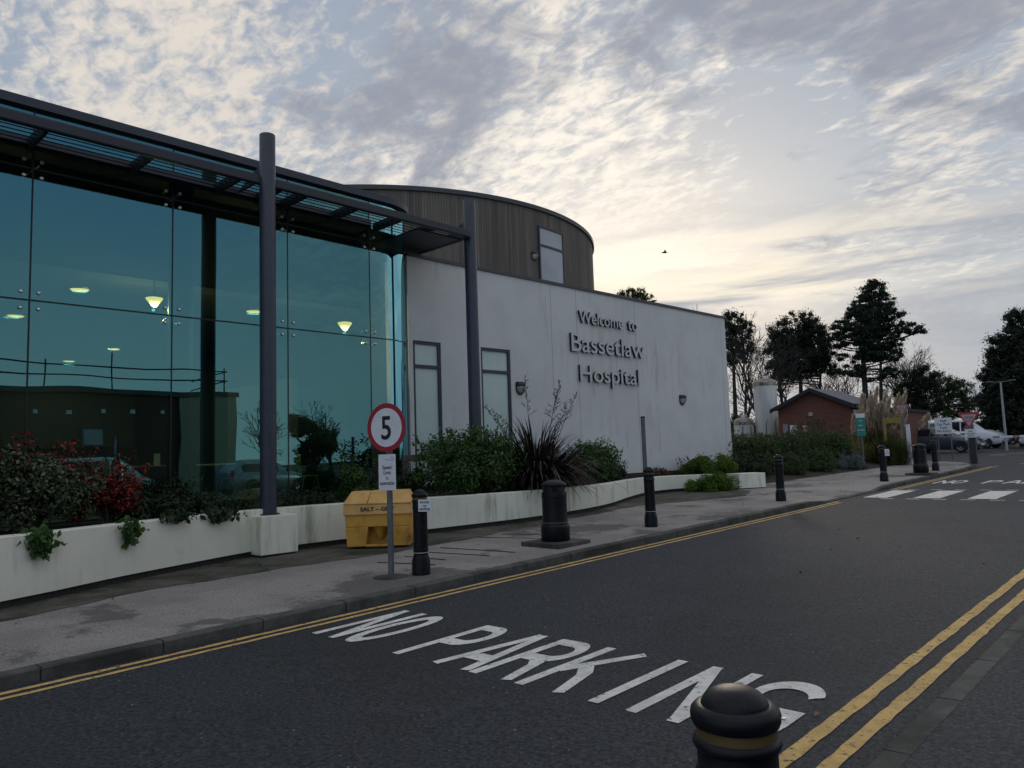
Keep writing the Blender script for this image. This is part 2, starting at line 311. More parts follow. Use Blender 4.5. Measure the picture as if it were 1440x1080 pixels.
class MB:
    def __init__(s): s.v = []; s.f = []; s.mi = []
    def add(s, vs, fs, mi=0):
        k = len(s.v); s.v += [tuple(v) for v in vs]; s.f += [tuple(k+i for i in f) for f in fs]; s.mi += [mi]*len(fs); return s
    def box(s, c, d, rz=0, mi=0, rx=0, taper=1.0):
        hx, hy, hz = d[0]/2, d[1]/2, d[2]/2; vs = []
        Rm = Matrix.Rotation(rz, 3, 'Z') @ Matrix.Rotation(rx, 3, 'X')
        for z in (-hz, hz):
            k = taper if z > 0 else 1
            for x, y in ((-hx, -hy), (hx, -hy), (hx, hy), (-hx, hy)): vs.append(Rm @ Vector((x*k, y*k, z)) + Vector(c))
        return s.add(vs, [(3, 2, 1, 0), (4, 5, 6, 7), (0, 1, 5, 4), (1, 2, 6, 5), (2, 3, 7, 6), (3, 0, 4, 7)], mi)
    def lathe(s, prof, c=(0, 0, 0), n=32, mi=0, a0=0, a1=2*PI):
        vs = []; fs = []; full = abs(a1-a0-2*PI) < 1e-6; m = n if full else n+1
        for r, z in prof:
            for i in range(m):
                a = a0+(a1-a0)*i/n; vs.append((c[0]+r*math.cos(a), c[1]+r*math.sin(a), c[2]+z))
        for j in range(len(prof)-1):
            for i in range(n):
                i2 = (i+1) % m; fs.append((j*m+i, j*m+i2, (j+1)*m+i2, (j+1)*m+i))
        return s.add(vs, fs, mi)
    def tube(s, pts, rad, n=6, mi=0, cap=True):
        pts = [Vector(p) for p in pts]; vs = []; fs = []
        if isinstance(rad, (int, float)): rad = [rad]*len(pts)
        for i, p in enumerate(pts):
            d = (pts[min(i+1, len(pts)-1)]-pts[max(i-1, 0)]).normalized()
            a = d.cross(Vector((0, 0, 1)));
            if a.length < .1: a = d.cross(Vector((1, 0, 0)))
            a.normalize(); b = d.cross(a)
            for k in range(n):
                t = 2*PI*k/n; vs.append(p+a*rad[i]*math.cos(t)+b*rad[i]*math.sin(t))
        for i in range(len(pts)-1):
            for k in range(n): fs.append((i*n+k, i*n+(k+1) % n, (i+1)*n+(k+1) % n, (i+1)*n+k))
        if cap: fs.append(tuple(range(n))[::-1]); fs.append(tuple((len(pts)-1)*n+k for k in range(n)))
        return s.add(vs, fs, mi)
    def prism(s, poly, z0, z1, mi=0, top=True, bottom=True):
        n = len(poly); zz0 = z0 if callable(z0) else (lambda x, y: z0); zz1 = z1 if callable(z1) else (lambda x, y: z1)
        vs = [(x, y, zz0(x, y)) for x, y in poly]+[(x, y, zz1(x, y)) for x, y in poly]
        fs = [(i, (i+1) % n, n+(i+1) % n, n+i) for i in range(n)]
        if bottom: fs.append(tuple(range(n))[::-1])
        if top: fs.append(tuple(range(n, 2*n)))
        return s.add(vs, fs, mi)
    def build(s, name, m, parent=None, smooth=False, bevel=0.0):
        me = bpy.data.meshes.new(name); me.from_pydata(s.v, [], s.f)
        o = link(name, me, m, parent)
        if any(s.mi): me.polygons.foreach_set('material_index', s.mi)
        if smooth:
            me.polygons.foreach_set('use_smooth', [True]*len(me.polygons))
            try: me.set_sharp_from_angle(angle=R(40))
            except Exception: pass
        if bevel:
            b = o.modifiers.new('bevel', 'BEVEL'); b.width = bevel; b.segments = 2; b.limit_method = 'ANGLE'; b.angle_limit = R(35)
        me.update(); return o
def struct(o): o['kind'] = 'structure'; return o
def grid_mesh(rows):
    n = len(rows[0]); vs = [p for r in rows for p in r]
    fs = [(j*n+i, j*n+i+1, (j+1)*n+i+1, (j+1)*n+i) for j in range(len(rows)-1) for i in range(n-1)]
    return MB().add(vs, fs)
def gz(y): return 0.02*min(y, 62) if y > -60 else -1.2
def text(name, s, size, m, parent, loc, rot, sx=1.0, extrude=0.0, offset=0.0, align='CENTER', fit=None, spacing=1.0, line=1.0):
    """lettering as a mesh; fit=(width, cap height) scales the first capital to that height"""
    cu = bpy.data.curves.new(name, 'FONT'); cu.body = s; cu.size = 1; cu.extrude = 0; cu.offset = offset; cu.align_x = align; cu.space_character = spacing; cu.space_line = line
    cu.resolution_u = 4
    t = bpy.data.objects.new('t', cu); COL.objects.link(t); bpy.context.view_layer.update()
    me = bpy.data.meshes.new_from_object(t.evaluated_get(bpy.context.evaluated_depsgraph_get())); COL.objects.unlink(t); bpy.data.objects.remove(t)
    v = np.empty(len(me.vertices)*3); me.vertices.foreach_get('co', v); v = v.reshape(-1, 3)
    if fit:
        w = v[:, 0].max()-v[:, 0].min(); v[:, 0] -= (v[:, 0].max()+v[:, 0].min())/2; v[:, 0] *= fit[0]/w; v[:, 1] *= fit[1]/.729
    else: v[:, :2] *= size; v[:, 0] *= sx
    if extrude:
        fs = [tuple(p.vertices) for p in me.polygons]; n = len(v); ec = {}
        for f in fs:
            for a, b in zip(f, f[1:]+f[:1]):
                k = (min(a, b), max(a, b)); ec.setdefault(k, []).append((a, b))
        vv = [(x, y, extrude) for x, y, z in v]+[(x, y, 0) for x, y, z in v]
        sd_ = [(b, a, a+n, b+n) for k, l in ec.items() if len(l) == 1 for a, b in l]
        mb = MB(); mb.v = vv; mb.f = fs+sd_; mb.mi = [0]*len(fs)+[1]*len(sd_); o = mb.build(name, m, parent)
    else:
        me.vertices.foreach_set('co', v.ravel()); me.materials.clear(); o = link(name, me, m, parent)
    o.location = loc; o.rotation_euler = rot; return o

# leaf clouds ------------------------------------------------------
def leaf_mesh(name, C, Nn, size, m, parent, aspect=.55, jitter=.35, droop=0.0, fold=True):
    """C: (n,3) centres, Nn: (n,3) preferred normals; each leaf is a small pointed blade"""
    n = len(C); nn = Nn + rng.normal(0, 1, (n, 3))*.7; nn /= np.linalg.norm(nn, axis=1)[:, None]+1e-9
    a = rng.normal(0, 1, (n, 3)); a -= (a*nn).sum(1)[:, None]*nn; a /= np.linalg.norm(a, axis=1)[:, None]+1e-9
    a[:, 2] -= droop; b = np.cross(nn, a)
    L_ = (size*(1+rng.uniform(-jitter, jitter, n)))[:, None]; w = L_*aspect*.5
    p0 = C-a*L_*.5; p2 = C+a*L_*.5; lift = nn*L_*.12 if fold else 0
    p1 = C+b*w+lift-a*L_*.05; p3 = C-b*w+lift-a*L_*.05
    V = np.stack([p0, p1, p2, p3], 1).reshape(-1, 3)
    me = bpy.data.meshes.new(name); me.vertices.add(4*n); me.vertices.foreach_set('co', V.ravel())
    me.loops.add(4*n); me.loops.foreach_set('vertex_index', np.arange(4*n)); me.polygons.add(n)
    me.polygons.foreach_set('loop_start', np.arange(n)*4); me.polygons.foreach_set('loop_total', np.full(n, 4)); me.update(); me.validate()
    return link(name, me, m, parent)
def lumps(n_l, ctr, rad, lump, n, top_bias=0.3):
    """points on the skins of many small lumps spread over an ellipsoid"""
    d = rng.normal(0, 1, (n_l, 3)); d /= np.linalg.norm(d, axis=1)[:, None]; d[:, 2] = np.where(d[:, 2] < -.55, -d[:, 2], d[:, 2])
    lc = np.array(ctr)+d*np.array(rad)*rng.uniform(.35, .95, n_l)[:, None]; lr = lump*rng.uniform(.6, 1.35, n_l)
    i = rng.integers(0, n_l, n); e = rng.normal(0, 1, (n, 3)); e /= np.linalg.norm(e, axis=1)[:, None]
    r = rng.uniform(.35, 1.05, n)**.6
    return lc[i]+e*(lr[i]*r)[:, None], e+np.array([0, 0, .5])
def shrub(name, label, x, y, z, r, h, n, size, m, group=None, lump=.22, nl=26, aspect=.5, rz=0, cat='shrub', droop=0, sprigs=0, stem_m='bark'):
    t = thing(name, label, cat, (x, y, z), rz, group)
    Cc, Nn = lumps(nl, (0, 0, h*.42), (r[0]*.86, r[1]*.86, h*.52), lump, n)
    if sprigs:
        k = sprigs; a = rng.uniform(0, 2*PI, k); q = rng.uniform(.2, .95, k); bx = np.cos(a)*r[0]*q; by = np.sin(a)*r[1]*q; bz = h*(.55+.42*np.sqrt(1-q*q))
        for i in range(k):
            l = rng.uniform(.12, .30); u = np.array([bx[i]*.5, by[i]*.5, .7]); u /= np.linalg.norm(u); s_ = rng.uniform(0, 1, 9)[:, None]
            Cc = np.vstack([Cc, np.array([bx[i], by[i], bz[i]])+u*l*s_+rng.normal(0, .02, (9, 3))]); Nn = np.vstack([Nn, rng.normal(0, 1, (9, 3))])
    Cc[:, 2] = np.where(Cc[:, 2] < .02, rng.uniform(.02, .25*h, len(Cc)), Cc[:, 2])
    leaf_mesh('foliage', Cc, Nn, size, m, t, aspect, droop=droop)
    mb = MB()
    for i in range(9):
        a = rng.uniform(0, 2*PI); q = rng.uniform(.3, .8); mb.tube([(.05*math.cos(a), .05*math.sin(a), -.05), (r[0]*q*.5*math.cos(a), r[1]*q*.5*math.sin(a), h*.4), (r[0]*q*math.cos(a), r[1]*q*math.sin(a), h*.75)], [.02, .014, .006], 4)
    mb.build('stem', M[stem_m], t)
    return t
LM = {
 'mid': leafmat('leaves_mid_green', [(.030, .062, .020), (.055, .115, .030), (.105, .19, .05)], trans=.3),
 'dark': leafmat('leaves_dark_green', [(.010, .018, .009), (.020, .034, .013), (.036, .054, .020)]),
 'bright': leafmat('leaves_bright_green', [(.05, .095, .012), (.085, .16, .02), (.13, .22, .03)], trans=.3),
 'red': leafmat('leaves_red', [(.018, .022, .010), (.05, .012, .008), (.24, .022, .012), (.36, .055, .020)]),
 'varieg': leafmat('leaves_variegated', [(.03, .05, .02), (.055, .075, .035), (.15, .17, .10)]),
 'rust': leafmat('leaves_rust', [(.05, .022, .018), (.10, .045, .03), (.15, .075, .045)]),
 'silver': leafmat('leaves_silver', [(.08, .10, .09), (.14, .17, .16), (.20, .23, .22)]),
 'pine': leafmat('needles_dark', [(.020, .030, .022), (.032, .046, .030), (.05, .068, .042)], trans=.3),
 'pine2': leafmat('needles_blue_green', [(.020, .034, .028), (.032, .052, .040), (.05, .075, .052)], trans=.3),
 'phormium': leafmat('sword_leaves', [(.012, .009, .010), (.022, .015, .016), (.06, .045, .038)], .45, .4),
 'pampas': leafmat('plumes', [(.50, .40, .29), (.64, .53, .40), (.76, .66, .52)], trans=.45),
 'straw': leafmat('straw_grass', [(.09, .10, .03), (.20, .17, .06), (.32, .26, .10)], trans=.35),
 'greengrass': leafmat('green_grass_blades', [(.02, .035, .010), (.045, .06, .014), (.08, .085, .02)]),
 'dry': leafmat('dry_leaves', [(.06, .045, .02), (.12, .085, .04), (.17, .13, .07)]),
 'hedge': leafmat('leaves_hedge', [(.032, .050, .020), (.055, .088, .030), (.095, .135, .045)], trans=.3),
}
# ------------------------------------------------------------------ the ground
ys = [-300, -60, 0, 62, 300, 1500]
struct(grid_mesh([[(x, y, gz(y)-.06) for x in (-900, -45, 25, 900)] for y in ys]).build('ground', M['grass_ground']))
struct(grid_mesh([[(x, y, gz(y)) for x in (-60, -20, -6.75, -1.3, 14.9)] for y in (-55, -20, 0, 20, 40, 62, 90)]).build('road', M['asphalt']))
def kerb_x(y):
    pts = [(-60, -6.75), (29, -6.75), (31, -6.82), (32.5, -7.1), (34, -7.7), (35.5, -8.8), (36.5, -10.1), (37.2, -11.8), (37.6, -15.0), (99, -15.0)]
    for (a, xa), (b, xb) in zip(pts, pts[1:]):
        if a <= y <= b: return xa+(xb-xa)*(y-a)/(b-a)
def kerb_h(y):
    a = 1 if y < 16.6 else max(0, 1-(y-16.6)/.8) if y < 18.5 else max(0, min(1, (y-20.6)/.8)) if y < 22 else 1
    return .025+.075*a
Y = [-55, -20, -10]+[i*.5 for i in range(-10, 73)]+[36.3, 36.6, 36.9, 37.2, 37.5]
rows = []; krows = []
for y in Y:
    k = kerb_x(y); h = kerb_h(y); w = .14
    krows.append([(k, y, gz(y)-.02), (k, y, gz(y)+h-.012), (k-.012, y, gz(y)+h), (k-w, y, gz(y)+h+.002)])
    rows.append([(k-w, y, gz(y)+h+.001), (min(k-w-.01, max(-15, k-1.3)), y, gz(y)+.1+.01), (-15.02, y, gz(y)+.12)])
struct(grid_mesh(rows).build('pavement', M['pavement']))
kb = grid_mesh(krows)
struct(kb.build('kerb', M['kerb']))
jb = MB()                                   # joints between kerb stones
for i in range(-8, 38):
    y = i*.915
    if y > 31: break
    k = kerb_x(y); h = kerb_h(y)
    jb.box((k-.07, y, gz(y)+h+.001), (.139, .010, .006)); jb.box((k+.0005, y, gz(y)+h/2-.004), (.005, .010, h-.01))
struct(jb.build('kerb_joint', M['black']))
struct(grid_mesh([[(-1.36, y, gz(y)-.02), (-1.36, y, gz(y)+.068), (-1.35, y, gz(y)+.08), (-1.235, y, gz(y)+.082)] for y in (-55, 0, 20, 40, 60)]).build('kerb', M['kerb']))
struct(grid_mesh([[(-1.235, y, gz(y)+.081), (6.0, y, gz(y)+.12), (6.01, y, gz(y)-.02)] for y in (-55, 0, 20, 40, 60)]).build('pavement', M['asphalt']))
jb = MB()
for i in range(0, 40): jb.box((-1.297, i*.915+.3, gz(i*.915+.3)+.0805), (.122, .009, .006))
struct(jb.build('kerb_joint', M['black']))
# dark verge between pavement and planter
W_PATH = [(-8.6, -3.5), (-9.1, -.5), (-9.73, 2.24), (-10.3, 3.66), (-10.62, 4.7), (-10.86, 5.6), (-10.92, 6.35), (-10.8, 7.24), (-10.6, 8.3), (-10.38, 9.3), (-10.15, 10.4), (-10.05, 11.35),
          (-10.06, 12.4), (-10.16, 13.3), (-10.42, 14.3), (-10.85, 15.4), (-11.2, 16.4), (-11.42, 17.3), (-11.35, 18.2), (-10.95, 18.9), (-10.35, 19.4)]
def wall_x(y):
    for (xa, a), (xb, b) in zip(W_PATH, W_PATH[1:]):
        if a <= y <= b: return xa+(xb-xa)*(y-a)/(b-a)
    return W_PATH[0][0] if y < 0 else W_PATH[-1][0]
def verge_x(y):
    pts = [(-3.4, -8.2), (2, -9.0), (3.7, -9.45), (5.4, -9.4), (7.2, -9.2), (9, -9.3), (10.8, -9.55), (13, -9.75), (14.6, -9.95), (16, -9.3), (17.5, -8.75), (19.4, -9.6)]
    for (a, xa), (b, xb) in zip(pts, pts[1:]):
        if a <= y <= b: return xa+(xb-xa)*(y-a)/(b-a)
    return -9.9
rows = []
for i in range(0, 230):
    y = -3.4+i*.1
    if y > 19.3: break
    rows.append([(verge_x(y)+.03*math.sin(y*3.1)+.02*math.sin(y*9), y, gz(y)+.117), (wall_x(y)-.1, y, gz(y)+.122)])
struct(grid_mesh(rows).build('verge', M['verge']))
# brick-coloured strips of old paving let into the pavement
pb = MB()
for (x0, y0, x1, y1) in [(-8.9, 7.3, -7.6, 7.5), (-8.9, 7.75, -7.5, 7.9), (-8.7, 6.9, -7.9, 6.95), (-9.3, 8.9, -7.9, 9.3), (-9.2, 9.4, -8.0, 9.75), (-8.6, 6.35, -7.7, 6.6), (-9.4, 10.9, -8.6, 11.2)]:
    d = Vector((x1-x0, y1-y0)); l = d.length; pb.box(((x0+x1)/2, (y0+y1)/2, gz((y0+y1)/2)+.114), (l, .035, .006), rz=math.atan2(d.y, d.x), rx=.02)
struct(pb.build('paving_joint', mat('rusty_joint', (.055, .028, .024), .9, (.03, .02, .018), 9)))

# painted markings ------------------------------------------------
def stripe(x0, x1, y0, y1, name, m, step=.12, jit=.006, z=.004, flat=False):
    rs = []; y = y0
    while True:
        rs.append([(x0+rng.uniform(-jit, jit), y, gz(y)+z), (x1+rng.uniform(-jit, jit), y, gz(y)+z)])
        if y >= y1: break
        y = min(y+step, y1)
    return grid_mesh(rs)
def stripes(name, m, L_):
    mb = MB()
    for a in L_:
        g = stripe(*a, name, m); mb.add(g.v, g.f)
    return struct(mb.build(name, m))
stripes('road_marking', M['yellow_line'], [(-6.65, -6.585, -30, 17.6), (-6.50, -6.44, -30, 17.4), (-6.62, -6.555, 21.2, 32.6), (-6.47, -6.41, 21.0, 32.8)])
stripes('road_marking', M['yellow_line'], [(-1.80, -1.715, -30, 33), (-1.605, -1.52, -30, 33)])
stripes('road_marking', M['white_line'], [(-6.47+i*1.08, -5.93+i*1.08, 18.75, 20.95) for i in range(5)])
stripes('road_marking', M['worn_line'], [(-6.0+i*.54, -5.72+i*.54, 18.40, 18.60) for i in range(8)]+[(-6.2+i*.54, -5.95+i*.54, 21.15, 21.33) for i in range(8)])
stripes('road_marking', M['worn_line'], [(-8.9, -8.2, 43.6, 44.1), (-8.4, -7.6, 45.2, 45.6), (-6.0, -5.5, 34.2, 34.5), (-5.2, -4.7, 34.2, 34.5)])
def arc(cx_, cy_, rx, ry, a0, a1, n=10): return [(cx_+rx*math.cos(R(a0+(a1-a0)*i/n)), cy_+ry*math.sin(R(a0+(a1-a0)*i/n))) for i in range(n+1)]
GL = {  # strokes in a box .36 wide and .55 tall
 'N': [[(.04, 0), (.04, .55)], [(.035, .545), (.325, .005)], [(.32, 0), (.32, .55)]],
 'O': [arc(.18, .275, .14, .235, 0, 360, 28)],
 'P': [[(.04, 0), (.04, .55)], [(.04, .51)]+[(.2, .51)]+arc(.2, .385, .12, .125, 90, -90, 12)+[(.04, .26)]],
 'A': [[(.03, 0), (.17, .55)], [(.33, 0), (.19, .55)], [(.07, .16), (.29, .16)]],
 'R': [[(.04, 0), (.04, .55)], [(.04, .51)]+[(.2, .51)]+arc(.2, .395, .12, .115, 90, -90, 12)+[(.04, .28)], [(.17, .28), (.25, .22), (.33, 0)]],
 'K': [[(.04, 0), (.04, .55)], [(.32, .55), (.06, .22)], [(.14, .31), (.24, .22), (.33, 0)]],
 'I': [[(.04, 0), (.04, .55)]],
 'G': [arc(.18, .39, .14, .12, 15, 180, 12)+arc(.18, .16, .14, .12, 180, 360, 12)+[(.32, .24), (.19, .24)]]}
def road_text(items, y0, height, name='road_marking'):
    mb = MB(); k = height/.55; q = 0
    for ch, x0, w in items:
        for st_ in GL[ch]:
            p = [Vector((x0+a*(w/.36 if ch != 'I' else 1), b)) for a, b in st_]; hw = .041; Lp = []; Rp = []
            closed = (p[0]-p[-1]).length < 1e-4
            for i in range(len(p)):
                if closed and i in (0, len(p)-1): a, c = p[-2], p[1]
                else: a, c = p[max(i-1, 0)], p[min(i+1, len(p)-1)]
                d1 = (p[i]-a) if (p[i]-a).length > 1e-6 else c-p[i]; d2 = (c-p[i]) if (c-p[i]).length > 1e-6 else d1
                n1 = Vector((-d1.y, d1.x)).normalized(); n2 = Vector((-d2.y, d2.x)).normalized(); nn = (n1+n2); nn.normalize(); f_ = min(1.6, 1/max(.4, nn.dot(n1)))
                Lp.append(p[i]+nn*hw*f_); Rp.append(p[i]-nn*hw*f_)
            z = .0042+q*.0005; q += 1
            vs = [(v.x, y0+max(0, min(.55, v.y))*k, gz(y0+v.y*k)+z) for pr in zip(Lp, Rp) for v in pr]
            mb.add(vs, [(2*i, 2*i+1, 2*i+3, 2*i+2) for i in range(len(p)-1)])
        q = q % 4
    return struct(mb.build(name, M['white_line']))
LET = [('N', -6.24, .34), ('O', -5.86, .34), ('P', -5.06, .37), ('A', -4.58, .40), ('R', -4.17, .40), ('K', -3.72, .42), ('I', -3.08, .36), ('N', -2.80, .37), ('G', -2.36, .44)]
road_text(LET, 3.86, 1.08)
road_text(LET, 23.5, 1.25)

# ------------------------------------------------------------------ planter wall
def offset_path(path, d):
    out = []
    for i in range(len(path)):
        a = Vector(path[max(i-1, 0)]); b = Vector(path[min(i+1, len(path)-1)]); t = (b-a).normalized(); out.append((path[i][0]-t.y*d, path[i][1]+t.x*d))
    return out
def smooth_path(p, n=4):
    out = []
    for i in range(len(p)-1):
        p0 = Vector(p[max(i-1, 0)]); p1 = Vector(p[i]); p2 = Vector(p[i+1]); p3 = Vector(p[min(i+2, len(p)-1)])
        for k in range(n):
            t = k/n; out.append(tuple(.5*((2*p1)+(p2-p0)*t+(2*p0-5*p1+4*p2-p3)*t*t+(-p0+3*p1-3*p2+p3)*t**3)))
    out.append(tuple(p[-1])); return out
wp = smooth_path(W_PATH, 3); TOP = .935
pw = thing('planter_wall', 'long low white concrete planter wall with green stains, curving along the pavement under the glazed hall', 'wall', (-10.4, 8, .2))
def wall_strip(path, th, zb, zt, name, m, off=0.0, inset=0.0):
    inner = offset_path(path, th); outer = offset_path(path, inset) if inset else path; rs = []
    for (xa, ya), (xb, yb) in zip(outer, inner): rs.append([(xa, ya, zb(ya)), (xa, ya, zt-.015), (xa-.012, ya, zt), (xb, yb, zt), (xb, yb, zb(ya))])
    g = grid_mesh(rs); k = len(g.v); n = 5; m_ = len(rs)
    g.f += [tuple(range(n)), tuple(range((m_-1)*n, m_*n))[::-1]]; g.mi += [0, 0]
    o = g.build(name, m, pw); o.location = -pw.location; return o
wall_strip(wp, .2, lambda y: gz(y)+.205, TOP, 'wall_panel', M['planter'])
wall_strip(wp, .17, lambda y: gz(y)+.05, .80, 'plinth', M['brick_dark'], inset=.035)
bx = thing('planter_pier', 'square white concrete pier with the nearer round column standing on it', 'pier', (-10.92, 6.03, .2))
MB().box((0, 0, .355), (.62, .62, .57)).build('pier_block', M['planter'], bx, bevel=.008); MB().box((0, 0, .0), (.56, .56, .14)).build('plinth', M['brick_dark'], bx)
bx2 = thing('planter_end_block', 'short white concrete block closing the far end of the planter wall', 'block', (-10.0, 20.0, .5), R(-28))
MB().box((0, 0, .23), (.6, .85, .40)).build('concrete_block', M['planter'], bx2, bevel=.008); MB().box((0, 0, 0), (.54, .8, .06)).build('plinth', M['brick_dark'], bx2)
# soil beds
rs = []
for i in range(0, 80):
    y = -3.3+i*.29
    if y > 19.3: break
    rs.append([(wall_x(y)-.15, y, .85), (-12.2 if y < 9.6 else -12.75, y, .88 if y < 10 else .95)])
struct(grid_mesh(rs).build('flower_bed', M['soil']))
struct(grid_mesh([[(xe, y, gz(y)+.115), (xe-.5, y, gz(y)+.18), (xe-1.6, y, gz(y)+.33), (-24, y, 1.0)] for xe, y in ((-10.1, 19.25), (-10.35, 21), (-10.2, 23), (-10.05, 26), (-9.9, 29), (-9.75, 32), (-9.9, 34.5), (-10.6, 36))]).build('flower_bed', M['soil']))
struct(grid_mesh([[(x, y, 1.0) for x in (-34, -13.3)] for y in (36, 60)]).build('lawn', M['grass_ground']))

# ------------------------------------------------------------------ glazed hall
hall = thing('entrance_hall', 'glazed entrance hall with big teal bolted glass panes and a rounded corner', 'building', (-13.1, 4, .9))
def H(mb, name, m, parent=hall, **k):
    o = mb.build(name, m, parent, **k)
    if parent is hall: o.location = -hall.location
    return o
GX = -12.0; CX, CY, CR = -12.92, 9.21, .92
PY = [-6.8, -4.85, -2.9, -.95, 1.0, 3.0, 4.96, 6.99, 8.77]; ZS = [.9, 4.0, 5.89, 6.77]
g = .012
for i in range(len(PY)-1):
    for j in range(3):
        mb = MB().box((GX, (PY[i]+PY[i+1])/2, (ZS[j]+ZS[j+1])/2), (.012, PY[i+1]-PY[i]-2*g, ZS[j+1]-ZS[j]-2*g), rz=rng.uniform(-.0045, .0045)); p = H(mb, 'window_pane', M['teal_glass'])
for j in range(3):           # curved corner panes
    z0, z1 = ZS[j]+g, ZS[j+1]-g; arcp = [(GX, 8.77+g), (GX, 9.0), (GX, CY)]+[(CX+CR*math.cos(R(a)), CY+CR*math.sin(R(a))) for a in range(6, 67, 6)]
    rs = [[(x, y, z0), (x, y, z1)] for x, y in arcp]; H(grid_mesh(rs), 'curved_pane', M['teal_glass'], smooth=True)
    arcp = [(CX+CR*math.cos(R(a)), CY+CR*math.sin(R(a))) for a in range(68, 111, 6)]
    H(grid_mesh([[(x, y, z0), (x, y, z1)] for x, y in arcp]), 'curved_pane', M['curved_glass'], smooth=True)
# gaskets between panes, with spider bolts
for y in PY: H(MB().box((GX-.004, y, 3.835), (.02, .022, 5.87)), 'gasket', M['black'])
mb = MB()
for z in ZS[1:3]:
    mb.box((GX-.004, (PY[0]+PY[-1])/2+.2, z), (.018, PY[-1]-PY[0]+.9, .022))
    pts = [(CX+(CR-.003)*math.cos(R(a)), CY+(CR-.003)*math.sin(R(a)), z) for a in range(0, 111, 6)]; mb.tube(pts, .011, 5)
H(mb, 'gasket', M['black'])
mb = MB(); mb.tube([(CX+CR*math.cos(R(67)), CY+CR*math.sin(R(67)), .9), (CX+CR*math.cos(R(67)), CY+CR*math.sin(R(67)), 6.75)], .011, 6)
mb.tube([(-12.50, 10.0, .9), (-12.50, 10.0, 6.3)], .04, 8); H(mb, 'gasket', M['frame'])
def bolt(parent_list, x, y, z, nx, ny):
    b = MB(); a = math.atan2(ny, nx)
    pr = [(0, .022), (.018, .021), (.026, .014), (.030, 0)]; vs = []; fs = []; n = 12
    for r, h in pr:
        for k in range(n):
            t = 2*PI*k/n; vs.append(Vector((x+nx*h-ny*r*math.cos(t), y+ny*h+nx*r*math.cos(t), z+r*math.sin(t))))
    for j in range(len(pr)-1):
        for k in range(n): fs.append((j*n+k, j*n+(k+1) % n, (j+1)*n+(k+1) % n, (j+1)*n+k))
    parent_list.add(vs, fs); parent_list.tube([(x, y, z), (x-nx*.14, y-ny*.14, z)], .014, 6)
for y in PY[2:]:
    for z in ZS[1:3]:
        sp = MB()
        for sy_ in (-.11, .11):
            for sz_ in (-.115, .115):
                bolt(sp, GX+.008, y+sy_, z+sz_, 1, 0); sp.tube([(GX-.13, y+sy_, z+sz_), (GX-.16, y, z)], .014, 5)
        H(sp, 'spider_bolt', M['steel'])
for z in ZS[1:3]:
    sp = MB()
    for a in (61, 73):
        for sz_ in (-.115, .115):
            nx, ny = math.cos(R(a)), math.sin(R(a)); bolt(sp, CX+(CR+.008)*nx, CY+(CR+.008)*ny, z+sz_, nx, ny); sp.tube([(CX+(CR-.12)*nx, CY+(CR-.12)*ny, z+sz_), (CX+(CR-.14)*math.cos(R(67)), CY+(CR-.14)*math.sin(R(67)), z)], .016, 5)
    H(sp, 'spider_bolt', M['steel'])
def arc_path(r_off, y0=-8.0):
    return [(GX+r_off, y0), (GX+r_off, CY)]+[(CX+(CR+r_off)*math.cos(R(a)), CY+(CR+r_off)*math.sin(R(a))) for a in range(8, 121, 8)]
def band(r0, r1, z0, z1):
    A = arc_path(r0); B = arc_path(r1); return grid_mesh([[(a[0], a[1], z0), (a[0], a[1], z1), (b[0], b[1], z1), (b[0], b[1], z0), (a[0], a[1], z0)] for a, b in zip(A, B)])
H(band(.10, -.5, 6.75, 6.88), 'roof_fascia', M['navy'])
H(band(.02, -.05, 6.882, 6.90), 'roof_trim', M['navy_dark'])
rp = [(x, y) for x, y in arc_path(.05)]+[(-27.3, 10.2), (-27.3, -8.0)]
H(MB().prism(rp, 6.82, 6.875), 'roof', M['roof_tile'])
H(MB().box((-19.6, 1.1, .86), (15.1, 18.2, .1)), 'floor', M['interior_floor'])
H(MB().box((-27.2, 1.1, 3.8), (.2, 18.2, 6.0)), 'back_wall', M['interior_wall'])
H(MB().box((-19.6, -8.0, 3.8), (15.0, .2, 6.0)), 'side_wall', M['interior_wall'])
H(MB().box((-20.2, 10.1, 3.8), (14.0, .2, 6.0)), 'side_wall', mat('teal_grey_wall', (.035, .06, .065), .9))
H(MB().box((-20.6, 1.1, 4.98), (13.0, 18.0, .12)), 'ceiling', M['interior_wall'])
H(MB().box((-14.2, 1.1, 5.85), (.1, 18.0, 1.7)), 'bulkhead', M['interior_dark'])
def col_mesh(x, y, r_): return MB().lathe([(r_, .9), (r_, 6.75)], (x, y, 0), 20)
for (x, y) in ((-12.75, 5.42), (-12.75, 1.2), (-12.75, -3.0)): H(col_mesh(x, y, .20), 'column', M['navy_dark'], smooth=True)
H(MB().box((-16.5, 8.9, 2.2), (3.0, .15, 2.6)), 'partition', M['interior_wall'])
H(MB().box((-18.0, 3.2, 1.5), (.12, 7.0, 1.2)), 'counter', M['interior_dark'])
H(MB().box((-12.75, 9.0, 1.9), (.10, .5, 1.9)), 'door', M['interior_dark'])

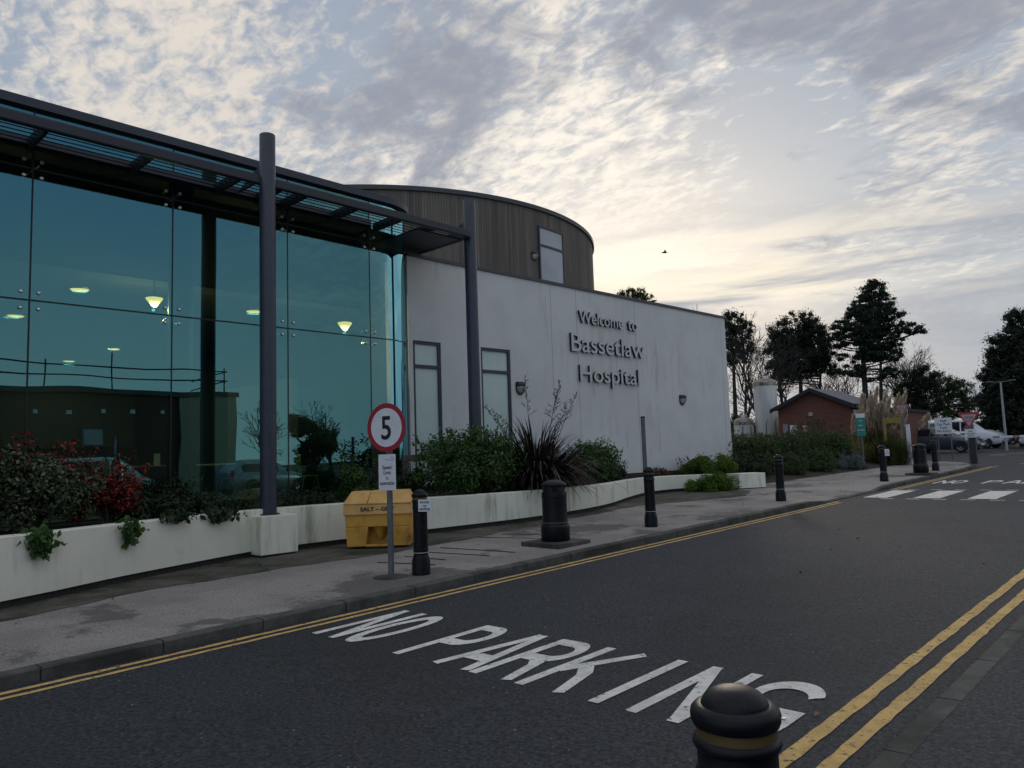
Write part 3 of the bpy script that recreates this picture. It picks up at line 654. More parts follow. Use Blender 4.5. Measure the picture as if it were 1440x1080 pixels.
# ceiling lamps, seen lit through the glass
def at_z(px, py, z):
    d = fwd + rr*((px-720)/1070) + uu*((540-py)/1070); t = (z-1.62)/d.z; return Vector((d.x*t, d.y*t, z))
def at_D(px, py, Dh):
    d = fwd + rr*((px-720)/1070) + uu*((540-py)/1070); t = Dh/math.hypot(d.x, d.y); return Vector((d.x*t, d.y*t, 1.62+d.z*t))
dl = None
for (px, py, w) in [(112, 406, 'in the upper left pane'), (22, 443, 'at the left edge of the glazing'), (160, 490, 'in the middle of the second pane, low down'), (97, 507, 'lowest and smallest on the left'), (252, 466, 'left of the dark inner column'), (357, 437, 'just left of the nearer round column')]:
    p = at_z(px, py, 4.91)
    if dl is None:
        dl = thing('ceiling_downlight', '', 'ceiling lamp', p, 0, 'round lit ceiling lamps inside the glazed hall')
        MB().lathe([(0, -.03), (.14, -.03), (.155, -.015)], n=24).build('diffuser', M['lamp_on'], dl); MB().lathe([(.155, -.015), (.19, -.03), (.195, 0), (0, 0)], n=24).build('rim', M['steel'], dl)
        o = dl
    else: o = copy_tree(dl, loc=p)
    pl_ = bpy.data.lights.new('lamp_light', 'AREA'); pl_.shape = 'DISK'; pl_.size = .28; pl_.energy = 16; pl_.color = (1, .78, .5); po = bpy.data.objects.new('lamp_light', pl_); COL.objects.link(po); po.parent = o; po.location = (0, 0, -.05)
    o['label'] = 'round lit ceiling lamp behind the glass, ' + w
pdn = None
for (px, py, w) in [(217, 425, 'seen left of the dark inner column'), (485, 459, 'seen between the two round outside columns')]:
    p = at_D(px, py, 14.4 if px < 300 else 15.2)
    if pdn is None:
        pdn = thing('pendant_lamp', '', 'pendant lamp', p, 0, 'cone pendant lamps inside the glazed hall')
        MB().lathe([(0, -.09), (.04, -.07), (.135, .05), (.14, .07), (.10, .08), (0, .085)], n=24).build('lamp_shade', M['lamp_on'], pdn, smooth=True)
        MB().tube([(0, 0, .1), (0, 0, 4.92-p.z)], .008, 5).build('cord', M['black'], pdn); o = pdn
    else: o = copy_tree(pdn, loc=p)
    pl_ = bpy.data.lights.new('lamp_light', 'POINT'); pl_.energy = 60; pl_.color = (1, .66, .30); pl_.shadow_soft_size = .03; po = bpy.data.objects.new('lamp_light', pl_); COL.objects.link(po); po.parent = o; po.location = (0, 0, -.14)
    o['label'] = 'lit yellow cone pendant lamp hanging behind the glass, ' + w
# tables and chairs inside
def chair(m):
    t = thing('cafe_chair', '', 'chair', (0, 0, 0), 0, 'cafe chairs inside the glazed hall')
    MB().prism([(.2*math.cos(R(a))*1.05, .2*math.sin(R(a))) for a in range(0, 360, 20)], .44, .462).build('seat', m, t, bevel=.005)
    rs = []
    for k in range(9):
        z = .50+.045*k; w = .17*math.sqrt(max(0.02, 1-((k-4)/4.4)**2))+.02; rs.append([(w*q, -.21-.03*k/8+.03*(abs(q)**2), z) for q in (-1, -.5, 0, .5, 1)])
    gm = grid_mesh(rs); o = gm.build('backrest', m, t, smooth=True); s = o.modifiers.new('s', 'SOLIDIFY'); s.thickness = .012
    MB().tube([(0, -.15, .44), (0, -.22, .55)], .02, 6).build('back_support', m, t)
    for a, b in ((1, 1), (-1, 1), (1, -1), (-1, -1)): MB().tube([(a*.13, b*.12, .45), (a*.21, b*.21, 0)], .010, 6).build('leg', M['steel'], t)
    return t
FL = .91
c1 = chair(M['chair_green']); c1.location = (-13.55, 8.35, FL); c1.rotation_euler = (0, 0, R(-20)); c1['label'] = 'green-backed cafe chair behind the glass, between the nearer column and the rounded glass corner'
c2 = chair(M['chair_dark'])
for i, (x, y, rz, lb) in enumerate([(-14.1, 7.0, 120, 'dark cafe chair at the table right of the nearer column'), (-13.7, 6.0, 20, 'dark cafe chair directly behind the nearer round column'), (-13.6, 4.1, 190, 'dark cafe chair beside the table left of the inner column'), (-14.9, 4.9, 100, 'dark cafe chair on the far side of the table left of the nearer column'), (-16, 6.8, 60, 'dark cafe chair deep inside the hall behind the right table')]):
    o = c2 if i == 0 else copy_tree(c2); o.location = (x, y, FL); o.rotation_euler = (0, 0, R(rz)); o['label'] = lb
def table():
    t = thing('cafe_table', '', 'table', (0, 0, 0), 0, 'cafe tables inside the glazed hall')
    MB().box((0, 0, .735), (.8, 1.5, .03)).build('tabletop', M['table_top'], t, bevel=.006)
    for a, b in ((1, 1), (-1, 1), (1, -1), (-1, -1)): MB().tube([(a*.30, b*.62, .72), (a*.37, b*.70, 0)], .014, 6).build('leg', M['steel'], t)
    return t
t1 = table(); t1.location = (-13.55, 5.0, FL); t1['label'] = 'pale rectangular cafe table behind the glass left of the nearer round column'
t2 = copy_tree(t1, 'pale rectangular cafe table behind the glass right of the nearer round column'); t2.location = (-14.7, 7.5, FL)
t3 = copy_tree(t1, 'pale rectangular cafe table behind the red-leaved shrub'); t3.location = (-13.8, 2.4, FL)
mc = thing('menu_card', 'small white card standing on the left cafe table', 'card', (-13.5, 5.35, FL+.752)); MB().box((0, 0, .10), (.004, .15, .2), rz=.5).build('card', M['sign_white'], mc)

# ------------------------------------------------------------------ canopy and columns
cp = thing('entrance_canopy', 'dark navy steel sunshade canopy with louvre slats projecting from the glazed hall', 'canopy', (-11.1, 6, 6.0))
def Cn(mb, name, m, parent=cp, **k):
    o = mb.build(name, m, parent, **k); o.location = -parent.location; return o
BX = -11.0; Y0, Y1 = -8.0, 10.55; BZ = 6.165
Cn(MB().box((BX, (Y0+Y1)/2, BZ), (.10, Y1-Y0, .155)), 'edge_beam', M['navy_dark'], bevel=.02)
Cn(MB().box((BX-.10, (Y0+Y1)/2, BZ+.03), (.04, Y1-Y0, .12)), 'inner_beam', M['navy_dark'])
Cn(MB().box((GX+.07, (Y0+Y1)/2-.9, BZ+.06), (.08, Y1-Y0-1.8, .16)), 'wall_rail', M['navy_dark'])
arms = [-6.6, -5.2, -3.8, -2.4, -1.0, .4, 1.65, 2.92, 4.28, 5.62, 6.35, 6.82, 7.85, 8.85, 9.7]
for y in arms:
    Cn(MB().box(((BX+GX)/2-.02, y, BZ+.02), (.84, .05, .17)), 'cantilever_arm', M['navy_dark'])
for k in range(6):
    x = BX-.19-.137*k; ca, sa = math.cos(R(-17)), math.sin(R(-17)); mb = MB().box((0, 0, 0), (.088, Y1-Y0-.1-.12, .010)); mb2 = MB()
    mb2.add([(a*ca-c*sa+x, b+(Y0+Y1)/2, a*sa+c*ca+BZ+.02) for a, b, c in mb.v], mb.f); Cn(mb2, 'louvre_slat', M['navy_dark'])
Cn(MB().box((-12.02, Y1, BZ), (2.05, .07, .17)), 'end_beam', M['navy'])
Cn(MB().box((-12.0, 9.95, BZ-.055), (1.5, 1.14, .03)), 'soffit_panel', M['navy_dark'])
def column(px, py, base_z, label):
    t = thing('canopy_column', label, 'column', (px, py, base_z), 0, 'round navy columns carrying the canopy')
    h = 6.93-base_z; MB().lathe([(.125, 0), (.125, h-.01), (.118, h), (0, h)], n=36).build('shaft', M['navy'], t, smooth=True)
    MB().lathe([(.17, 0), (.17, .015), (.125, .018)], n=28).build('base_plate', M['navy_dark'], t)
    br = MB().add([(-.10, -.02, 6.23-base_z), (-1.0, -.02, 6.23-base_z), (-.10, -.02, 6.52-base_z), (-.10, .02, 6.23-base_z), (-1.0, .02, 6.23-base_z), (-.10, .02, 6.52-base_z)], [(0, 2, 1), (3, 4, 5), (0, 1, 4, 3), (1, 2, 5, 4), (2, 0, 3, 5)]); br.build('bracket', M['navy'], t); return t
column(-10.95, 6.03, .845, 'tall round navy steel column on the white pier, in front of the teal glass')
column(-11.10, 10.66, .87, 'tall round navy steel column rising out of the green shrub at the canopy end')

# ------------------------------------------------------------------ white rendered building
FA = R(2.0); FD = Vector((math.sin(FA), math.cos(FA), 0)); FN = Vector((math.cos(FA), -math.sin(FA), 0)); FRZ = -FA
def fp(y, z, out=0.0):
    x = -12.77/math.cos(FA)+y*math.tan(FA); return Vector((x, y, z))+FN*out
wb = thing('rendered_building', 'white rendered building with dark coping and a wall of raised lettering', 'building', (-13.5, 18, 1.0))
def Wn(mb, name, m, parent=wb, **k):
    o = mb.build(name, m, parent, **k)
    if parent is wb: o.location = -wb.location
    return o
YA, YB = 10.06, 23.1; ZT = 5.93
wins = [(10.17, 10.93), (12.10, 13.05)]; wz = (1.35, 4.13)
# wall with two openings, .3 thick
xs = [YA, wins[0][0], wins[0][1], wins[1][0], wins[1][1], YB]
mb = MB()
def wbox(y0, y1, z0, z1, o0=-.3, o1=0.0, mbx=None):
    q = (mbx or mb); v = [fp(y0, z0, o0), fp(y1, z0, o0), fp(y1, z0, o1), fp(y0, z0, o1)]; v += [Vector((a.x, a.y, z1)) for a in v]
    q.add(v, [(0, 1, 2, 3), (7, 6, 5, 4), (0, 4, 5, 1), (1, 5, 6, 2), (2, 6, 7, 3), (3, 7, 4, 0)])
wbox(xs[0], xs[1], .9, ZT); wbox(xs[2], xs[3], .9, ZT); wbox(xs[4], xs[5], .9, ZT)
for a, b in wins: wbox(a, b, wz[1], ZT); wbox(a, b, .9, wz[0])
bk = fp(YB, 0); mb.prism([(bk.x, bk.y-.301), (bk.x, bk.y), (bk.x-15, bk.y), (bk.x-15, bk.y-.3)], .9, ZT)
bk2 = fp(YA, 0); mb.prism([(bk2.x-.32, bk2.y+.0), (bk2.x-.32, bk2.y+.25), (bk2.x-6, bk2.y+.25), (bk2.x-6, bk2.y)], .9, ZT)
wall_o = Wn(mb, 'wall', M['render'])
mb = MB(); wbox(YA, YB-.02, 5.6, 5.7, -15, -.31, mb); Wn(mb, 'flat_roof', M['roof_tile'])
mb = MB(); wbox(YA-.02, YB+.04, ZT, ZT+.07, -.36, .04, mb); wbox(YB-.30, YB+.04, ZT+.001, ZT+.071, -15, -.361, mb); Wn(mb, 'coping', M['coping'])
mb = MB(); wbox(YA, YB, .7, 1.04, -.2, .015, mb); Wn(mb, 'plinth', M['brick_dark'])
M['wall_joint'] = mat('wall_joint', (.34, .34, .33), .9)
for y in (14.54, 15.53, 18.09): mb = MB(); wbox(y-.008, y+.008, 1.05, ZT-.002, -.01, .0015, mb); Wn(mb, 'wall_joint', M['wall_joint'])
for a, b in wins:
    fr = MB(); t_ = .065
    wbox(a, a+t_, wz[0], wz[1], -.10, -.02, fr); wbox(b-t_, b, wz[0], wz[1], -.10, -.02, fr); wbox(a+t_, b-t_, wz[1]-t_, wz[1], -.10, -.02, fr); wbox(a+t_, b-t_, wz[0], wz[0]+t_, -.10, -.02, fr)
    wbox(a+t_, b-t_, 3.55, 3.62, -.10, -.02, fr); f = Wn(fr, 'window', M['frame'])
    gm = MB(); wbox(a+t_, b-t_, wz[0]+t_, 3.55, -.075, -.06, gm); wbox(a+t_, b-t_, 3.62, wz[1]-t_, -.075, -.06, gm); o = gm.build('pane', M['frosted'], f)
# the raised lettering
sg = thing('wall_lettering', 'large raised letters reading Welcome to Bassetlaw Hospital on the white wall', 'lettering', fp(16.8, 4.44, .0))
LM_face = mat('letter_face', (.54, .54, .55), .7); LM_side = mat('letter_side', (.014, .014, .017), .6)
def wtext(s, y0, y1, z0, cap, name):
    c = fp((y0+y1)/2, z0, .02)-sg.location
    text(name, s, 1, [LM_face, LM_side], sg, c, (PI/2, 0, PI/2+FRZ), fit=(y1-y0, cap), extrude=.060, offset=.006)
wtext('Welcome', 15.55, 17.43, 5.04, .34, 'lettering_line'); wtext('to', 17.66, 18.1, 5.04, .34, 'lettering_line'); wtext('Bassetlaw', 15.2, 18.4, 4.27, .50, 'lettering_line'); wtext('Hospital', 15.5, 18.1, 3.50, .45, 'lettering_line')
# wall lamps
def bulkhead(name, label, loc, rz):
    t = thing(name, label, 'wall lamp', loc, rz, 'half-round bulkhead lamps on the walls')      # local +x faces out
    pr = [(0, .15), (.10, .15), (.15, .11), (.16, .06)]
    vs = []; n = 16; rows_ = []
    for k in range(n+1):
        a = -PI/2+PI*k/n; rows_.append([(.0, .13*math.sin(a), .16), (.11*math.cos(a)+.0, .13*math.sin(a), .155), (.155*math.cos(a), .135*math.sin(a), .10), (.15*math.cos(a), .13*math.sin(a), .045)])
    grid_mesh(rows_).build('hood', M['lamp_body'], t, smooth=True)
    pl_ = [(.145*math.cos(R(q)), .16*math.sin(R(q))-.0 if q > 180 else .10+.06*math.sin(R(q))) for q in range(0, 360, 20)]; k_ = len(pl_)
    MB().add([(x_, a_, b_) for x_ in (.0, .02) for a_, b_ in pl_], [tuple(range(k_))[::-1], tuple(range(k_, 2*k_))]+[(j, (j+1) % k_, k_+(j+1) % k_, k_+j) for j in range(k_)]).build('back_plate', M['lamp_body'], t)
    rows_ = []
    for j in range(8):
        ph = j/7*PI/2*.98; rows_.append([(.135*math.cos(ph)*math.cos(a_)+.015, .115*math.cos(ph)*math.sin(a_), .045-.17*math.sin(ph)) for a_ in [-PI/2+PI*k/12 for k in range(13)]])
    grid_mesh(rows_).build('lens', M['lamp_lens'], t, smooth=True)
    rib = MB(); rib.tube([(.148, 0, .05), (.14, 0, -.02), (.10, 0, -.09), (.03, 0, -.135)], .010, 5); rib.build('rib', M['lamp_body'], t)
    return t
wl = bulkhead('wall_lamp', 'black half-round bulkhead lamp on the white wall, just right of the second window', fp(13.33, 3.22, 0), FRZ)
copy_tree(wl, 'black half-round bulkhead lamp on the white wall near its far right end', loc=fp(20.29, 3.13, 0))
# drum ------------------------------------------------------------------
DC = Vector((-25.1, 19.2, 0)); DR = 8.6; DZ = 9.98
dr = thing('timber_drum_building', 'tall round building clad in vertical weathered timber boards behind the white wall', 'building', DC)
MB().lathe([(DR, 1.0), (DR, DZ), (0, DZ)], n=144).build('wall', M['boards'], dr, smooth=True)
MB().lathe([(DR+.01, DZ-.10), (DR+.07, DZ-.09), (DR+.07, DZ+.05), (DR-.25, DZ+.06), (DR-.25, DZ+.002)], n=144).build('roof_trim', M['coping'], dr)
a = R(3.6); hw = R(4.75)
fw = thing('x', '', '', (0, 0, 0)); bpy.data.objects.remove(fw)
def dpt(an, z, out): return ((DR+out)*math.cos(an), (DR+out)*math.sin(an), z)
def dbox(a0, a1, z0, z1, o0, o1, q):
    if a1-a0 > R(1.5):
        for k_ in range(6): dbox(a0+(a1-a0)*k_/6, a0+(a1-a0)*(k_+1)/6, z0, z1, o0, o1, q)
        return
    q.add([dpt(a0, z0, o0), dpt(a1, z0, o0), dpt(a1, z0, o1), dpt(a0, z0, o1), dpt(a0, z1, o0), dpt(a1, z1, o0), dpt(a1, z1, o1), dpt(a0, z1, o1)],
          [(3, 2, 1, 0), (4, 5, 6, 7), (0, 1, 5, 4), (1, 2, 6, 5), (2, 3, 7, 6), (3, 0, 4, 7)])
fr = MB(); t_ = R(.42); z0, z1 = 7.15, 9.36
dbox(a-hw, a-hw+t_, z0, z1, -.1, .05, fr); dbox(a+hw-t_, a+hw, z0, z1, -.1, .05, fr); dbox(a-hw+t_, a+hw-t_, z1-.06, z1, -.1, .05, fr); dbox(a-hw+t_, a+hw-t_, z0, z0+.06, -.1, .05, fr); dbox(a-hw+t_, a+hw-t_, 8.66, 8.73, -.1, .05, fr)
f = fr.build('window', M['frame'], dr); gm = MB(); dbox(a-hw+t_, a+hw-t_, z0+.06, 8.66, -.05, .02, gm); dbox(a-hw+t_, a+hw-t_, 8.73, z1-.06, -.05, .02, gm); gm.build('pane', M['sky_pane'], f)
an = R(-2.6); bl = copy_tree(wl, 'half-round bulkhead lamp on the timber drum, left of its window', loc=Vector((DC.x+DR*math.cos(an), DC.y+DR*math.sin(an), 8.25)), rz=an)
# ------------------------------------------------------------------ street furniture
def pz(y): return gz(y)+.112
def bollard():
    t = thing('bollard', '', 'bollard', (0, 0, 0), 0, 'black bollards along the road'); m = M['black_paint']
    MB().lathe([(.112, -.03), (.112, .15), (.106, .17), (.106, .175), (.094, .215), (.090, .225)], n=40).build('base', m, t, smooth=True)
    MB().lathe([(.089, .222), (.089, .245), (.094, .25), (.094, .262), (.089, .267), (.089, .28), (.094, .285), (.094, .297), (.089, .302), (.087, .78), (.093, .785), (.096, .795), (.093, .806), (.088, .812), (.088, .862), (.094, .867), (.098, .878), (.094, .889), (.087, .895)], n=40).build('shaft', m, t, smooth=True)
    b = MB().lathe([(.0905, .247), (.0955, .252), (.0955, .260), (.0905, .265)], n=40); b.build('silver_band', M['silverband'], t, smooth=True)
    MB().lathe([(.0885, .893), (.0885, .921)], n=40).build('gold_band', M['gold'], t, smooth=True)
    MB().lathe([(.086, .918), (.094, .922), (.0985, .934), (.0995, .948), (.097, .960), (.089, .970), (.080, .973), (.0745, .973), (.0735, .978), (.068, .989), (.058, 1.000), (.043, 1.009), (.024, 1.0145), (0, 1.016)], n=48).build('cap', m, t, smooth=True)
    MB().tube([(.10, 0, .945), (.108, 0, .945)], .004, 6).build('screw', M['steel'], t)
    return t
b0 = bollard()
for i, (x, y, lb) in enumerate([(-.914, 1.70, 'black bollard with domed cap and gold band in the very foreground, nearest the camera'),
        (-7.32, 6.05, 'black bollard beside the speed sign with a small white strictly no parking plate'),
        (-7.42, 11.25, 'black bollard with a tall thin grey post standing up behind it'),
        (-7.40, 16.4, 'black bollard by the dropped kerb, in front of the dark green hedge'),
        (-7.28, 22.9, 'black bollard with a small white notice, beyond the zebra crossing'),
        (-7.32, 28.2, 'farthest black bollard, just beyond the second litter bin')]):
    o = b0 if i == 0 else copy_tree(b0); o.location = (x, y, pz(y)); o['label'] = lb; o.rotation_euler = (0, 0, R(20)); o.scale = (1.05, 1.05, .9) if i == 0 else (1, 1, 1)
def plate(name, label, loc, rz, w, h, lines, size, hint=None, ink='black'):
    t = thing(name, label, 'sign plate', loc, rz); MB().box((0, 0, 0), (w, .004, h)).build('plate', M['sign_white'], t, bevel=.001)
    for i, (s, z, sc) in enumerate(lines): text('lettering', s, size*sc, M[ink], t, (0, -.0045, z), (PI/2, 0, 0), offset=.02)
    return t
plate('notice_plate', 'small white plate reading Strictly no parking, fixed on the bollard beside the speed sign', (-7.195, 6.02, pz(6)+.825), R(40), .155, .145, [('Strictly', .028, 1), ('no', -.012, 1), ('parking', -.052, 1)], .042)
plate('notice_plate', 'small white notice fixed on the bollard beyond the zebra crossing', (-7.13, 22.84, pz(22.9)+.80), R(30), .12, .19, [('no', .02, 1), ('parking', -.03, .6)], .05)
# speed limit sign
sp = thing('speed_limit_sign', 'round red-rimmed 5 speed limit sign on a grey post', 'road sign', (-7.51, 5.74, pz(5.74)), R(14))
MB().tube([(0, 0, -.05), (0, 0, 2.0)], .036, 18).build('post', M['grey_post'], sp, smooth=True)
def disc(r0, r1, y, n=64):
    m_ = MB()
    if r0 == 0: m_.add([(r1*math.cos(2*PI*k/n), y, r1*math.sin(2*PI*k/n)) for k in range(n)], [tuple(range(n))])
    else:
        vs = [(r*math.cos(2*PI*k/n), y, r*math.sin(2*PI*k/n)) for r in (r0, r1) for k in range(n)]; m_.add(vs, [(k, (k+1) % n, n+(k+1) % n, n+k) for k in range(n)])
    return m_
zc_ = 1.79
def put(o, z, y=0): o.location = (0, y, z); return o
back = MB(); n = 64
back.add([(.297*math.cos(2*PI*k/n), q, .297*math.sin(2*PI*k/n)) for q in (-.042, -.046) for k in range(n)], [(k, (k+1) % n, n+(k+1) % n, n+k) for k in range(n)]+[tuple(range(n))])
put(back.build('sign_disc', M['grey_post'], sp), zc_); put(disc(0, .236, -.0465).build('sign_face', M['sign_white'], sp), zc_); put(disc(.236, .297, -.0465).build('red_ring', M['sign_red'], sp), zc_)
put(text('numeral', '5', .40, M['black'], sp, (0, 0, 0), (PI/2, 0, 0), offset=.016, sx=.9), zc_-.14, -.049)
MB().box((0, -.02, zc_+.12), (.12, .05, .03)).box((0, -.02, zc_-.12), (.12, .05, .03)).build('clamp', M['grey_post'], sp)
MB().lathe([(0, .004), (.20, .004), (.22, -.01)], n=20).build('post_footing', M['verge'], sp)
pl = MB().box((0, -.043, 1.245), (.262, .004, .435)).build('lower_plate', M['sign_white'], sp, bevel=.001)
for s, z, k in (('Speed', 1.285, 1), ('Limit', 1.222, 1), ('in', 1.159, .9), ('operation', 1.096, 1)): text('lettering', s, .062*k, M['black'], sp, (0, -.0465, z), (PI/2, 0, 0), offset=.022, sx=.92)
text('lettering', 'NHS', .022, M['navy_ink'], sp, (.085, -.0465, 1.415), (PI/2, 0, 0), offset=.002)
MB().box((.035, -.0455, 1.402), (.17, .001, .003)).box((.05, -.0455, 1.385), (.12, .001, .003)).build('lettering', M['navy_ink'], sp)
# tall thin post behind bollard 3
tp = thing('thin_post', 'tall thin bare grey post standing behind the third bollard', 'post', (-7.60, 11.42, pz(11.4))); MB().tube([(0, 0, -.03), (0, 0, 1.88)], .038, 14).build('pole', M['grey_post'], tp, smooth=True)
MB().lathe([(.042, 1.88), (.042, 1.90), (0, 1.905)], n=14).build('cap', M['black_paint'], tp)
# litter bins
def litter_bin():
    t = thing('litter_bin', '', 'litter bin', (0, 0, 0), 0, 'round black litter bins'); m = M['black_paint']; n = 48
    MB().box((0, 0, .018), (.74, .74, .07)).build('base_slab', M['kerb'], t, bevel=.008)
    MB().lathe([(.205, .053), (.215, .07), (.217, .25), (.213, .275), (.200, .295), (.196, .30)], n=n).build('base', m, t, smooth=True)
    MB().lathe([(.192, .298), (.192, .33), (.190, .335), (.188, .345), (.187, .70), (.191, .703), (.193, .712), (.19, .720)], n=n).build('body', m, t, smooth=True)
    MB().lathe([(.1925, .316), (.1925, .334)], n=n).build('gold_band', M['gold'], t)
    MB().lathe([(.188, .718), (.188, .765), (.184, .775), (.160, .785)], n=n).build('collar', m, t, smooth=True)
    tp_ = MB(); op = .20      # top drum with two posting slots
    for a0 in (0,): tp_.lathe([(.148, .78), (.148, .868)], n=n)
    tp_.build('neck', M['black'], t)
    for k in range(4):
        a = R(45+90*k); MB().box((.152*math.cos(a), .152*math.sin(a), .825), (.012, .07, .09), rz=a).build('neck_rib', m, t)
    MB().lathe([(.155, .862), (.186, .864), (.194, .872), (.194, .884), (.186, .897), (.165, .915), (.13, .934), (.09, .947), (.045, .955), (0, .957)], n=n).build('lid', m, t, smooth=True)
    return t
l1 = litter_bin(); l1.location = (-7.50, 8.80, pz(8.8)); l1['label'] = 'round black domed litter bin on a square slab, nearer one, by the low white wall'
l2 = copy_tree(l1, 'round black domed litter bin on a square slab, farther one, past the zebra crossing', loc=(-7.15, 25.95, pz(25.9)))
# salt bin
sb = thing('salt_bin', 'weathered yellow plastic salt and grit bin with sloping lid', 'grit bin', (-9.93, 7.41, gz(7.4)+.15), R(43))
def frustum(w0, d0, z0, w1, d1, z1, yoff0=0, yoff1=0):
    return [(-w0/2, -d0/2+yoff0, z0), (w0/2, -d0/2+yoff0, z0), (w0/2, d0/2+yoff0, z0), (-w0/2, d0/2+yoff0, z0), (-w1/2, -d1/2+yoff1, z1), (w1/2, -d1/2+yoff1, z1), (w1/2, d1/2+yoff1, z1), (-w1/2, d1/2+yoff1, z1)]
FQ = [(3, 2, 1, 0), (4, 5, 6, 7), (0, 1, 5, 4), (1, 2, 6, 5), (2, 3, 7, 6), (3, 0, 4, 7)]
yo = .28
# body: two cheeks, a top panel and a recess with a chute between them
B = MB(); w0, w1, zt = .98, 1.03, .50
def xw(z): return (w0+(w1-w0)*z/zt)/2
B.add([(-xw(0), -yo+.03, 0), (-.20, -yo+.03, 0), (-.20, yo, 0), (-xw(0), yo, 0), (-xw(.3), -yo+.01, .30), (-.155, -yo+.01, .30), (-.155, yo, .30), (-xw(.3), yo, .30)], FQ)
B.add([(.20, -yo+.03, 0), (xw(0), -yo+.03, 0), (xw(0), yo, 0), (.20, yo, 0), (.155, -yo+.01, .30), (xw(.3), -yo+.01, .30), (xw(.3), yo, .30), (.155, yo, .30)], FQ)
B.add([(-xw(.3), -yo+.01, .3), (xw(.3), -yo+.01, .3), (xw(.3), yo, .3), (-xw(.3), yo, .3), (-xw(zt), -yo, zt), (xw(zt), -yo, zt), (xw(zt), yo, zt), (-xw(zt), yo, zt)], FQ)
B.build('body', M['yellow_body'], sb, bevel=.012)
MB().add([(-.2, -.02, 0), (.2, -.02, 0), (.155, -.02, .299), (-.155, -.02, .299)], [(0, 1, 2, 3)]).build('recess_back', M['yellow_body'], sb)
rs = [[(q*(.13-.075*j/4), -.02-(.20-.03*j)*math.sqrt(max(0, 1-q*q))-.0, .298-.20*j/4) for q in [-1+2*k/10 for k in range(11)]] for j in range(5)]
grid_mesh(rs).build('chute', M['yellow_body'], sb, smooth=True)
MB().box((0, -yo+.06, .018), (.40, .10, .03)).build('sill', M['yellow_body'], sb)
Ld = MB(); Ld.add([(-.535, -yo-.03, .49), (.535, -yo-.03, .49), (.535, yo+.02, .49), (-.535, yo+.02, .49), (-.525, -yo-.022, .655), (.525, -yo-.022, .655), (.525, yo+.02, .655), (-.525, yo+.02, .655)], FQ)
Ld.build('lid_skirt', M['yellow_bin'], sb, bevel=.01)
Ld = MB()
for xa_, xb_, e in ((-.537, -.16, 0), (-.157, .537, .006)):
    ta = -.45 if xa_ < -.5 else xa_+.02; tb_ = .45 if xb_ > .5 else xb_+.02
    Ld.add([(xa_, -yo-.035-e, .652), (xb_, -yo-.035-e, .652), (xb_, yo+.02, .652), (xa_, yo+.02, .652), (xa_, -yo-.035-e, .672), (xb_, -yo-.035-e, .672), (xb_, yo+.02, .672), (xa_, yo+.02, .672)], FQ)
    Ld.add([(xa_+.004, -yo-.03-e, .671), (xb_-.004, -yo-.03-e, .671), (xb_-.004, yo+.015, .671), (xa_+.004, yo+.015, .671), (ta, -.06, .845+e), (tb_, -.06, .845+e), (tb_, .16, .845+e), (ta, .16, .845+e)], FQ)
Ld.build('lid', M['yellow_bin'], sb, bevel=.012)
text('lettering', 'SALT – GRIT', .084, M['black'], sb, (0, -yo-.034, .548), (PI/2-.048, 0, 0), offset=.03, sx=1.15)

# give way sign and its post, plates and boards further on
def give_way(name, label, loc, rz, side, z_top, face, red, post_m, plate_z=None, cat='road sign', parts=True):
    t = thing(name, label, cat, loc, rz); h = side*.866; MB().tube([(0, .02, 0), (0, .02, z_top-.05)], .035, 10).build('post', M['grey_post'], t)
    def tri(s, y, r=.06):
        pts = []
        hh = s*.866
        for cxq, czq, a0 in ((-s/2, 0, 60), (s/2, 0, -60), (0, -hh, 180)):
            pass
        V = [Vector((-s/2, 0)), Vector((s/2, 0)), Vector((0, -hh))]
        for i in range(3):
            p = V[i]; a = V[i-1]; b = V[(i+1) % 3]; pa = p+(a-p).normalized()*r; pb_ = p+(b-p).normalized()*r
            for k in range(5):
                q = k/4; pts.append(pa*(1-q)**2+p*2*q*(1-q)+pb_*q*q)
        return [(p.x, y, p.y+z_top) for p in pts]
    o_ = MB(); P0 = tri(side, -.016); o_.add(P0+[(x, y+.008, z) for x, y, z in P0], [tuple(range(15)), tuple(range(15, 30))[::-1]]+[(k, k+15, (k+1) % 15+15, (k+1) % 15) for k in range(15)])
    o_.build('sign_border', M[red] if isinstance(red, str) else red, t)
    k = .70; q = [(x*k, y-.003, z_top-.14*side+(z-z_top)*k+.02) for x, y, z in tri(side, -.016)]; MB().add(q, [tuple(range(15))]).build('sign_face', M[face] if isinstance(face, str) else face, t)
    text('lettering', 'GIVE', side*.19, M['black'], t, (0, -.022, z_top-side*.34), (PI/2, 0, 0), offset=.006); text('lettering', 'WAY', side*.13, M['black'], t, (0, -.022, z_top-side*.50), (PI/2, 0, 0), offset=.005)
    return t
pink = mat('faded_sign_face', (.42, .32, .36), .5); fred = mat('faded_red', (.30, .10, .10), .6); ffc = mat('faded_face', (.36, .32, .30), .6)
gw = give_way('give_way_sign', 'red-bordered triangular give way sign on a post at the road junction', (-7.26, 32.9, pz(32.9)), R(12), .74, 1.93, pink, 'sign_red', 'grey_post')
gwp = plate('notice_plate', 'white notice plate below the red-bordered give way sign', (-7.22, 32.80, pz(32.9)+1.08), R(12), .37, .42, [('ALL', .10, 1), ('VEHICLES', .02, .7), ('PLEASE', -.06, .7), ('GIVE WAY', -.14, .7)], .09)
